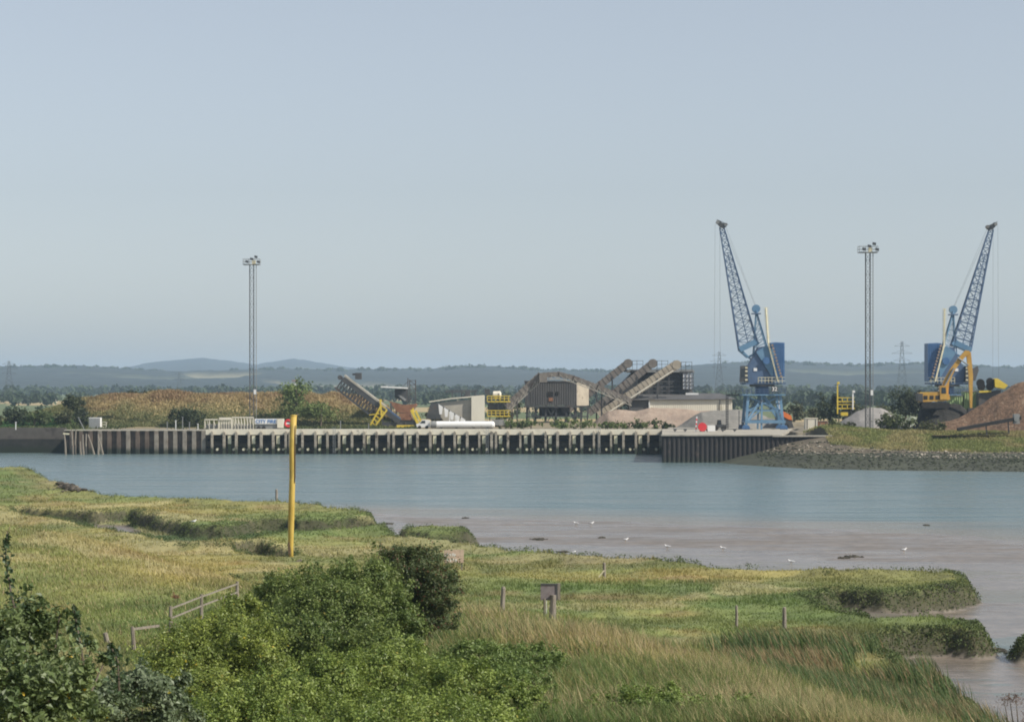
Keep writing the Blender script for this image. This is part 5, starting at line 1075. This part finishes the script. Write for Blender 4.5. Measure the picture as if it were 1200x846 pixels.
far_blades(30000, -130, -20, 531, 556, lambda x, y: ((x < -93) | (y > 536)) & (RNG.random(len(x)) < sstep(fbm(x, y, 6, 3, 2), .4, .6)), .2, .9, .25, 'quay_weeds', lambda x, y, n: np.array([.10, .125, .045])*(.5+1.0*RNG.random((n, 1))))
far_blades(80000, 52, 125, 448, 502, lambda x, y: (y-shore_y(x) > 33) & (x > 57), .2, .6, .22, 'bank_turf', lambda x, y, n: (np.array([.21, .235, .075])*(1-(q := sstep(fbm(x, y, 6, 4, 3), .4, .65)[:, None]))+np.array([.33, .29, .13])*q)*(.65+.7*RNG.random((n, 1))))
# rocks
def rocks(pos, size, col, name, seed=0):
    n = len(pos); base = np.array([(1, 0, 0), (-1, 0, 0), (0, 1, 0), (0, -1, 0), (0, 0, 1), (0, 0, -1), (.6, .6, .6), (-.6, .6, .6), (.6, -.6, .6), (-.6, -.6, .6)], float)
    fc = [(4, 6, 7), (4, 7, 9), (4, 9, 8), (4, 8, 6), (6, 0, 2), (6, 2, 7), (7, 2, 1), (7, 1, 9), (9, 1, 3), (9, 3, 8), (8, 3, 0), (8, 0, 6), (5, 2, 0), (5, 1, 2), (5, 3, 1), (5, 0, 3)]
    v = base[None]*(.7+.6*RNG.random((n, 10, 1)))*np.stack([size*(.8+.8*RNG.random(n)), size*(.8+.8*RNG.random(n)), size*(.5+.3*RNG.random(n))], 1)[:, None]+pos[:, None]
    f = (np.arange(n)[:, None, None]*10+np.array(fc)[None]).reshape(-1, 3)
    return tag(raw_mesh(name, v.reshape(-1, 3), f, m_rock, colors=np.repeat(col, 10, 0)), kind='stuff')
m_rock = nmat('rock', (.7, .7, .7), (1.2, 1.2, 1.2), 1.5, .9, attr='col')
n = 5200; x = RNG.uniform(44, 125, n); s = np.clip(RNG.normal(26, 6, n), 2, 35); s[:1800] = RNG.uniform(0, 26, 1800); y = shore_y(x)+s; k = y < 474+6*(x > 60); x, y, s = x[k], y[k], s[k]; n = len(x)
col = np.where((s > 21)[:, None] & (RNG.random((n, 1)) < .42), np.array([.36, .32, .26])[None], np.array([.055, .065, .035])[None])*(.4+1.0*RNG.random((n, 1)))
rocks(np.stack([x, y, HF(x, y)+.05], 1), .06+.20*RNG.random(n)**2.5, col, 'shore_rocks')
pl = [G(72, 574, 1.6), G(95, 579, 1.2), G(125, 583, .8), (G(168, 587, .5))]; n = 420; t = RNG.random(n)*2.999; i = t.astype(int); a = np.array(pl); q = a[i]+(a[i+1]-a[i])*(t-i)[:, None]+RNG.normal(size=(n, 2))*np.array([.7, 1.5])
rocks(np.stack([q[:, 0], q[:, 1], HN(q[:, 0], q[:, 1])+.15], 1), .12+.26*RNG.random(n)**2, np.array([.10, .085, .065])[None]*(.5+1.6*RNG.random((n, 1))**2), 'point_rocks')
# weed and mud lumps on the flat
for i, (q, v, w_) in enumerate(((455, 613, 1.0), (497, 617, .9), (632, 632, 1.1), (660, 646, .7), (1168, 761, 1.0), (1085, 615, .5), (1000, 652, .9), (990, 654, .7), (705, 630, .5), (1108, 713, 1.2), (545, 607, .5))):
    x, y = G(q, v, .05); n_ = 60; c = np.stack([RNG.normal(x, w_*.25, n_), RNG.normal(y, w_*.5, n_), np.zeros(n_)], 1); c[:, 2] = HN(c[:, 0], c[:, 1]).clip(0)+.02
    rocks(c, .06+.09*RNG.random(n_), np.array([.055, .05, .035])[None]*(.5+RNG.random((n_, 1))), 'seaweed_clump')

# ---- far trees as single things
def far_tree(name, px, pt, pb, Y, wpx, c1, c2, label, n=900, cat='tree', group='trees and scrub on the far side', trunk=True, **kw):
    s = Y/F; zb = Z_(pb, Y); x = X_(px, Y); H = Z_(pt, Y); h = H-zb
    k = 5 if wpx > 8 else 3; ells = []
    for j in range(k): a = RNG.uniform(-.45, .45); ells.append((x+a*wpx*s, Y+RNG.uniform(-.3, .3)*wpx*s, zb+h*RNG.uniform(.35, .68), wpx*s*.32, wpx*s*.32, h*.33))
    r = thing(name, (x, Y, zb), label, cat, group); c, nr, sz, col, cc = crown(ells, n, max(.45, s*2.2), c1, c2, clump=.3, nper=25)
    quads(c, nr, sz, .7, col, 'crown', m_leafm, r, loc=(x, Y, zb)); m = MB(); th = .02*h+.06; m.path([(x, Y, zb-.3), (x+.1, Y, zb+h*.4), (x, Y, zb+h*.75)], [th*1.4, th, th*.4], 6)
    for q in cc[:5]: m.path([(x, Y, zb+h*.3), tuple((np.array([x, Y, zb+h*.3])+q)/2+np.array([0, 0, .2])), tuple(q)], [th*.6, th*.4, th*.2], 5)
    m.build('trunk', m_bark, r)
DG = (.030, .045, .022); MG = (.060, .080, .030); LG = (.10, .14, .045); OL = (.10, .10, .045)
far_tree('young_poplar', 347, 444, 491, 552, 26, (.11, .17, .045), (.22, .27, .09), 'upright pale green tree on the brown bank right of the left light mast', 2600)
far_tree('shrub', 376, 472, 498, 545, 44, (.10, .15, .04), (.19, .23, .07), 'low spreading green scrub right of the pale green tree', 2200, 'bush')
far_tree('shrub', 330, 478, 496, 548, 22, (.07, .10, .03), (.13, .16, .05), 'small green scrub left of the pale green tree', 900, 'bush')
far_tree('thorn_bush', 94, 465, 489, 556, 26, DG, (.07, .08, .03), 'round dark thorn bush at the left end of the brown bank', 1500, 'bush')
far_tree('thorn_bush', 152, 458, 468, 578, 20, DG, OL, 'dark bush on the crest of the brown bank, left one', 800, 'bush')
far_tree('thorn_bush', 178, 458, 467, 580, 22, MG, (.16, .12, .05), 'olive bush on the crest of the brown bank, right one', 800, 'bush')
far_tree('elder_shrub', 218, 479, 501, 545, 34, DG, MG, 'dark green bush on the quay in front of the brown bank', 1800, 'bush')
far_tree('elder_shrub', 98, 480, 503, 541, 18, (.03, .04, .03), MG, 'dark bush just left of the blue grey kiosk', 900, 'bush')
far_tree('scrub_tree', 18, 474, 502, 552, 26, DG, MG, 'leftmost dark scrub tree behind the quay wall', 1500)
far_tree('scrub_tree', 40, 482, 502, 546, 26, MG, LG, 'low lighter scrub between two dark bushes at far left', 1100)
far_tree('scrub_tree', 70, 483, 502, 548, 26, MG, OL, 'olive scrub left of the round dark thorn bush', 1100)
far_tree('scrub_tree', -4, 482, 502, 549, 20, MG, OL, 'olive scrub cut by the left edge of the view', 700)
far_tree('broad_tree', 973, 464, 500, 548, 22, DG, MG, 'dark tree left of the yellow screening machine', 1600)
far_tree('broad_tree', 996, 468, 500, 552, 22, DG, OL, 'dark tree right of the yellow screening machine', 1400)
far_tree('broad_tree', 1061, 455, 497, 556, 26, DG, MG, 'dark tree left of the excavator, taller one', 2000)
far_tree('broad_tree', 1078, 458, 497, 545, 22, DG, (.06, .06, .03), 'dark tree close behind the excavator counterweight', 1600)
far_tree('broad_tree', 930, 470, 496, 590, 22, DG, OL, 'low dark scrub right of the orange arm', 1000)
far_tree('broad_tree', 953, 475, 496, 600, 20, MG, OL, 'small olive scrub behind the pale cabin box', 800)
far_tree('broad_tree', 1035, 473, 494, 600, 24, MG, OL, 'low scrub behind the light grey gravel heap', 800)
far_tree('shrub', 1048, 485, 506, 486, 34, (.055, .08, .025), (.11, .13, .045), 'green bush on the right bank before the black spoil heap', 1500, 'bush')
far_tree('shrub', 985, 492, 508, 482, 26, (.07, .09, .03), (.14, .15, .06), 'low bush at the left foot of the light grey gravel heap', 800, 'bush')
far_tree('shrub', 1095, 495, 508, 480, 36, (.07, .09, .03), (.15, .14, .06), 'low olive bush at the foot of the brown spoil heap', 900, 'bush')
for i, (a, b, w_) in enumerate(((598, 493.5, 20), (622, 493, 26), (655, 493.5, 18), (680, 492, 30), (712, 494, 26), (737, 494, 26), (757, 493, 22), (776, 496, 20))):
    far_tree('weed_patch', a, b, 503, 532+i % 3, w_, (.07, .11, .03), (.15, .19, .055), ['bright green weed clump right of the yellow platform', 'weed clump under the left stilts of the dark screen house', 'weed clump under the middle of the dark screen house', 'wide weed clump under the pale end of the screen house', 'weed clump at the left foot of the pinkish heap', 'weed clump before the middle of the pinkish heap', 'tallest weed clump before the pinkish heap', 'last weed clump before the dark gravel heap'][i], 500, 'weeds', 'weed clumps along the jetty')
far_tree('scrub_tree', 516, 478, 500, 575, 26, DG, (.09, .07, .04), 'dark brownish scrub behind the rusty hopper', 900)
far_tree('scrub_tree', 600, 466, 500, 600, 34, DG, OL, 'dark scrub behind the yellow platform and the left conveyor', 1300)
# ---- far woods: uncountable
pos = []; 
def belt(px0, px1, Y0, Y1, n, hmin, hmax, thr=.45, seed=1, zf=None):
    px = RNG.uniform(px0, px1, n); Y = RNG.uniform(Y0, Y1, n); x = (px-600)/F*Y; k = fbm(x, Y*.7, Y0*.06, 3, seed) > thr; x, Y = x[k], Y[k]
    z = np.full(len(x), 1.5) if zf is None else zf(x, Y); pos.append(np.stack([x, Y, z, RNG.uniform(hmin, hmax, len(x))], 1))
belt(-250, 1450, 2350, 3300, 1500, 7, 14, .44, 1); belt(800, 1450, 1350, 1900, 360, 5, 10, .42, 2); belt(-250, 130, 1500, 2000, 160, 5, 9, .45, 3); belt(440, 830, 1500, 2300, 260, 5, 9, .47, 4)
belt(-250, 1450, 900, 1250, 260, 2.5, 5, .5, 6)
def hillz(x, Y): px = 600+x/Y*F; return 12+(HZ-np.interp(px, *PB))/F*5200-2
belt(-250, 1450, 5050, 5300, 1500, 7, 17, .36, 5, hillz)
pos = np.concatenate(pos); nt_ = len(pos); per = 34; k = np.repeat(np.arange(nt_), per); g = RNG.normal(size=(nt_*per, 3)); g /= np.linalg.norm(g, axis=1, keepdims=True); g *= (.4+.6*RNG.random((len(g), 1)))
hh = pos[k, 3]; wdt = hh*(.45+.25*np.repeat(RNG.random(nt_), per)); c = pos[k, :3]+np.stack([g[:, 0]*wdt, g[:, 1]*wdt, hh*.55+g[:, 2]*hh*.45], 1)
col = (np.array([.035, .055, .025])[None]*(.6+.9*RNG.random((nt_, 1))))[k]*(.8+.4*RNG.random((len(k), 1)))
tag(quads(c, g+RNG.normal(size=g.shape)*.3, hh*.42, .8, col, 'distant_woodland', m_leafm), kind='stuff')

# ---------------------------------------------------------------- posts, signs, fence, birds
Yp = 191; r = thing('marker_pole', (X_(342, Yp), Yp, 1.0), 'tall leaning yellow marker pole with a broken split foot', 'pole')
m = MB(); pts = [(341.5, 662), (340.6, 640), (341.4, 600), (342.6, 560), (342.6, 520), (344, 487)]; pw = [.15, .20, .235, .22, .225, .25]
my = nmat('worn_yellow_pole', (.40, .27, .04), (.60, .43, .10), 1.3, .6, stain=(.30, .22, .05), sscale=1.2, sth=.53, stretch=(1, 1, .3))
m.path([P(a, b, Yp) for a, b in pts], pw, 14); m.build('shaft', my, r, smooth=True)
MB().path([P(344, 487.5, Yp), P(344.05, 486, Yp)], [.27, .24], 14).build('cap', my, r)
m = MB(); m.prism([(P(a, b, Yp).x, P(a, b, Yp).z) for a, b in ((337.5, 636), (339.5, 634), (341, 645), (340.5, 651), (338.5, 648))], Yp-.33, Yp-.2)
m.prism([(P(a, b, Yp).x, P(a, b, Yp).z) for a, b in ((345.2, 500), (346.6, 498), (346.4, 560), (345.6, 566), (345.3, 540))], Yp-.2, Yp-.02); m.build('dark_strip', nmat('dark_wood', (.08, .05, .03), (.14, .09, .05), 3, .9), r)  # dark slivers, low on the left edge and high on the right
Yr = 186; m = MB(); m.beam(P(340, 662, Yr), P(352, 656, Yr), .12, .16); m.beam(P(343, 665, Yr), P(356, 659, Yr), .1, .14); m.beam(P(352, 655, Yr), P(356, 661, Yr), .12); m.beam(P(348, 663, Yr), P(353, 657, Yr), .1)
tag(m.build('timber_debris', M['timber']), 'grey broken timber lying at the foot of the yellow marker pole', 'debris')
# rail fence
r = thing('rail_fence', P(250, 700, 104), 'weathered two rail timber fence on the left grass bank running behind the bushes', 'fence')
fpts = [(155, 737, 89, 758), (200, 713, 94.5, 739), (236, 699, 101, 722), (278, 684, 110, 704)]
for (a, b, y_, g_) in fpts: m = MB(); m.path([P(a, b-3, y_), P(a+(2 if a == 155 else 0), g_+3, y_)], [.06, .075], 7); m.build('post', M['timber'], r)
for (a, b, y1_, _), (c_, d, y2_, _) in zip(fpts[:-1], fpts[1:]):
    if a == 155: MB().beam(P(a, b, y1_), P(186, 733, 92), .07, .08).build('rail', M['timber'], r); continue
    for o_ in (0, .36): MB().beam(P(a, b, y1_)-Vector((0, 0, o_)), P(c_, d, y2_)-Vector((0, 0, o_)), .04, .055).build('rail', M['timber'], r)
def post(px, pt, pb, Y, rad, label, lean=0, cat='post', mat='timber', name='fence_post'):
    zb = hz_(X_(px, Y), Y)-.1; a = Vector((X_(px, Y), Y, zb)); b = P(px+lean, pt, Y); m = MB(); m.path([a, a.lerp(b, .5)+Vector((.01, 0, 0)), a.lerp(b, .97), b], [rad*1.05, rad, rad*.9, rad*.55], 8)
    return tag(m.build(name, M[mat]), label, cat, 'old wooden posts standing on the marsh')
post(586, 687, 723, 125, .12, 'leaning grey timber post left of the grey board sign', 4)
post(127, 741, 760, 96, .10, 'short grey post on the left bank beside the end of the rail fence', -4)
post(863, 709, 742, 137, .075, 'thin weathered post, left of a pair on the marsh', 0); post(919, 711, 745, 135, .11, 'thicker weathered post, right of a pair on the marsh', 0)
post(720, 743, 762, 104, .10, 'short stub post in the golden grass right of the grey board sign', 0); post(991, 719, 735, 150, .05, 'thin dark stake by the creek near the right point', 0)
post(324, 573, 590, 285, .14, 'thin dark stake at the water edge left of the yellow pole', 0)
p = post(708, 659, 686, 172, .11, 'short dark post with a pale diagonal stay on the marsh', 0); m = MB(); m.beam(P(708, 668, 171.7), P(698, 681, 171.7), .07, .08); o = m.build('stay', M['pad'], None, loc=tuple(p.location)); o.parent = p; o.location = (0, 0, 0)
# board sign
Ys = 139; r = thing('notice_board', (X_(645, Ys), Ys, 1.0), 'square grey weathered board sign seen from behind on timber posts', 'sign')
a, b = P(633.5, 703, Ys), P(656, 683.5, Ys); mb_ = nmat('weathered_board', (.17, .145, .15), (.23, .20, .20), 2, .85, stain=(.14, .09, .08), sscale=2.2, sth=.56)
MB().box(a.x, b.x-.12, Ys-.04, Ys+.04, a.z, b.z).build('board', mb_, r)
m = MB(); m.box(a.x, b.x-.12, Ys-.075, Ys-.043, b.z-.07, b.z); m.box(b.x-.2, b.x-.12, Ys-.075, Ys-.043, a.z, b.z-.073); m.build('batten', M['dgrey'], r)
MB().box(b.x-.115, b.x+.03, Ys+.02, Ys+.22, a.z+.02, b.z).build('side_cheek', M['timber'], r)
for q0, q1, w_ in ((638, 638.2, .07), (648.5, 646.5, .19)): zb = hz_(X_(q1, Ys), Ys)-.1; MB().path([(X_(q1, Ys-.15), Ys-.15, zb), (X_(q0, Ys-.15), Ys-.15, a.z+(.3 if w_ > .1 else .1))], [w_, w_*.85], 8).build('post', M['timber'], r)
MB().box(X_(640, Ys), X_(640.6, Ys), Ys-.2, Ys-.12, hz_(X_(640, Ys), Ys)+.6, a.z).build('pale_strip', M['white'], r)
MB().path([(X_(651, Ys+.3), Ys+.3, .9), (X_(650, Ys+.3), Ys+.3, a.z)], [.08, .07], 7).build('post', M['dgrey'], r)
# pinkish tan sign with white lettering, half hidden by the hawthorn
Ys = 178; r = thing('notice_sign', (X_(532, Ys), Ys, 1.0), 'pinkish tan sign with faded white lettering behind the dark hawthorn', 'sign'); a, b = P(520.5, 659, Ys), P(543.5, 644, Ys)
MB().box(a.x, b.x, Ys-.03, Ys+.03, a.z, b.z).build('panel', nmat('faded_tan_sign', (.50, .36, .27), (.58, .44, .34), 2, .7, stain=(.40, .31, .24), sscale=1.5, sth=.55), r)
for row, items in ((0, [(521.3, 1.0), (523.6, 1.5), (527, 1.2), (529.8, 1.8), (532.4, 1.4)]), (1, [(523.8, 1.6), (527.6, .7), (530.8, .9), (533.6, 1.3)])):
    for q, w_ in items:
        z1 = P(q, 648.2+row*6.0-.6*math.sin(q), Ys).z; z0 = z1-.19-.05*math.cos(q*3); x_ = X_(q, Ys); ww = w_*Ys/F; st = .035
        m = MB(); m.box(x_, x_+st, Ys-.045, Ys-.033, z0, z1); m.box(x_+ww-st*.5, x_+ww+st*.5, Ys-.046, Ys-.034, z0+.02, z1); m.box(x_, x_+ww, Ys-.047, Ys-.035, (z0+z1)/2-.015, (z0+z1)/2+.03); m.build('faded_letter', M['wtext'], r)
for q in (523, 541): MB().box(X_(q, Ys)-.05, X_(q, Ys)+.05, Ys+.04, Ys+.14, hz_(X_(q, Ys), Ys)-.1, b.z-.05).build('post', M['timber'], r)
# gulls
mg_ = nmat('gull_white_feathers', (.78, .78, .77), (.84, .84, .83), 3, .7); mgg = nmat('gull_grey_feathers', (.38, .40, .42), (.46, .47, .49), 3, .7); mgl = nmat('gull_beak_and_legs', (.55, .30, .05), (.6, .33, .06), 3, .6)
def gull(px, py, z, label, face=1, scale=.95):
    if py == 613.5: pass
    x, y = G(px, py, z); r = thing('gull', (x, y, z), label, 'bird', 'gulls resting on the mudflat'); s = scale
    def q(u, v, w_=0): return (x+face*u*s, y+w_*s, z+v*s)
    m = MB(); m.path([q(-.30, .22), q(-.22, .23), q(-.08, .22), q(.06, .23), q(.14, .27), q(.185, .33), q(.22, .365), q(.26, .36), q(.285, .35)], [.012*s, .05*s, .095*s, .10*s, .075*s, .05*s, .052*s, .035*s, .012*s], 10); m.build('body', mg_, r, smooth=True)
    m = MB(); m.path([q(.28, .352), q(.335, .34)], [.014*s, .004*s], 6); m.build('beak', mgl, r)
    for d in (-1, 1):
        MB().path([q(.10, .26, d*.075), q(-.02, .265, d*.10), q(-.18, .25, d*.07), q(-.36, .235, d*.02)], [.02*s, .055*s, .04*s, .006*s], 8).build('wing', mgg, r, smooth=True)
        MB().tube(q(.0, .15, d*.035), q(.0, 0, d*.035), .009*s, n=5).build('leg', mgl, r)
for i, (a, b, z, l) in enumerate(((675, 615.5, .05, 'left gull of the close pair standing on the brown mudflat'), (693, 615.5, .05, 'right gull of the close pair standing on the brown mudflat'), (847, 645, .03, 'gull on the mud above the middle of the marsh edge'),
        (1059, 647, .05, 'lone gull on the brown mud at right'), (927, 661, .03, 'gull on the wet mud just beyond the right marsh'), (733, 635, .03, 'gull near the marsh edge right of the close pair'), (782, 643, .03, 'faint gull on the wet mud left of centre right'), (671, 650.5, 1.1, 'gull on the grassy tip at the marsh edge'), (856, 666.5, 1.0, 'gull standing on the marsh edge at right'), (227, 613.5, 1.3, 'gull on the marsh left of the yellow pole'))):
    gull(a, b, z if z < .5 else hz_(*G(a, b, z)), l, 1 if i % 2 else -1)
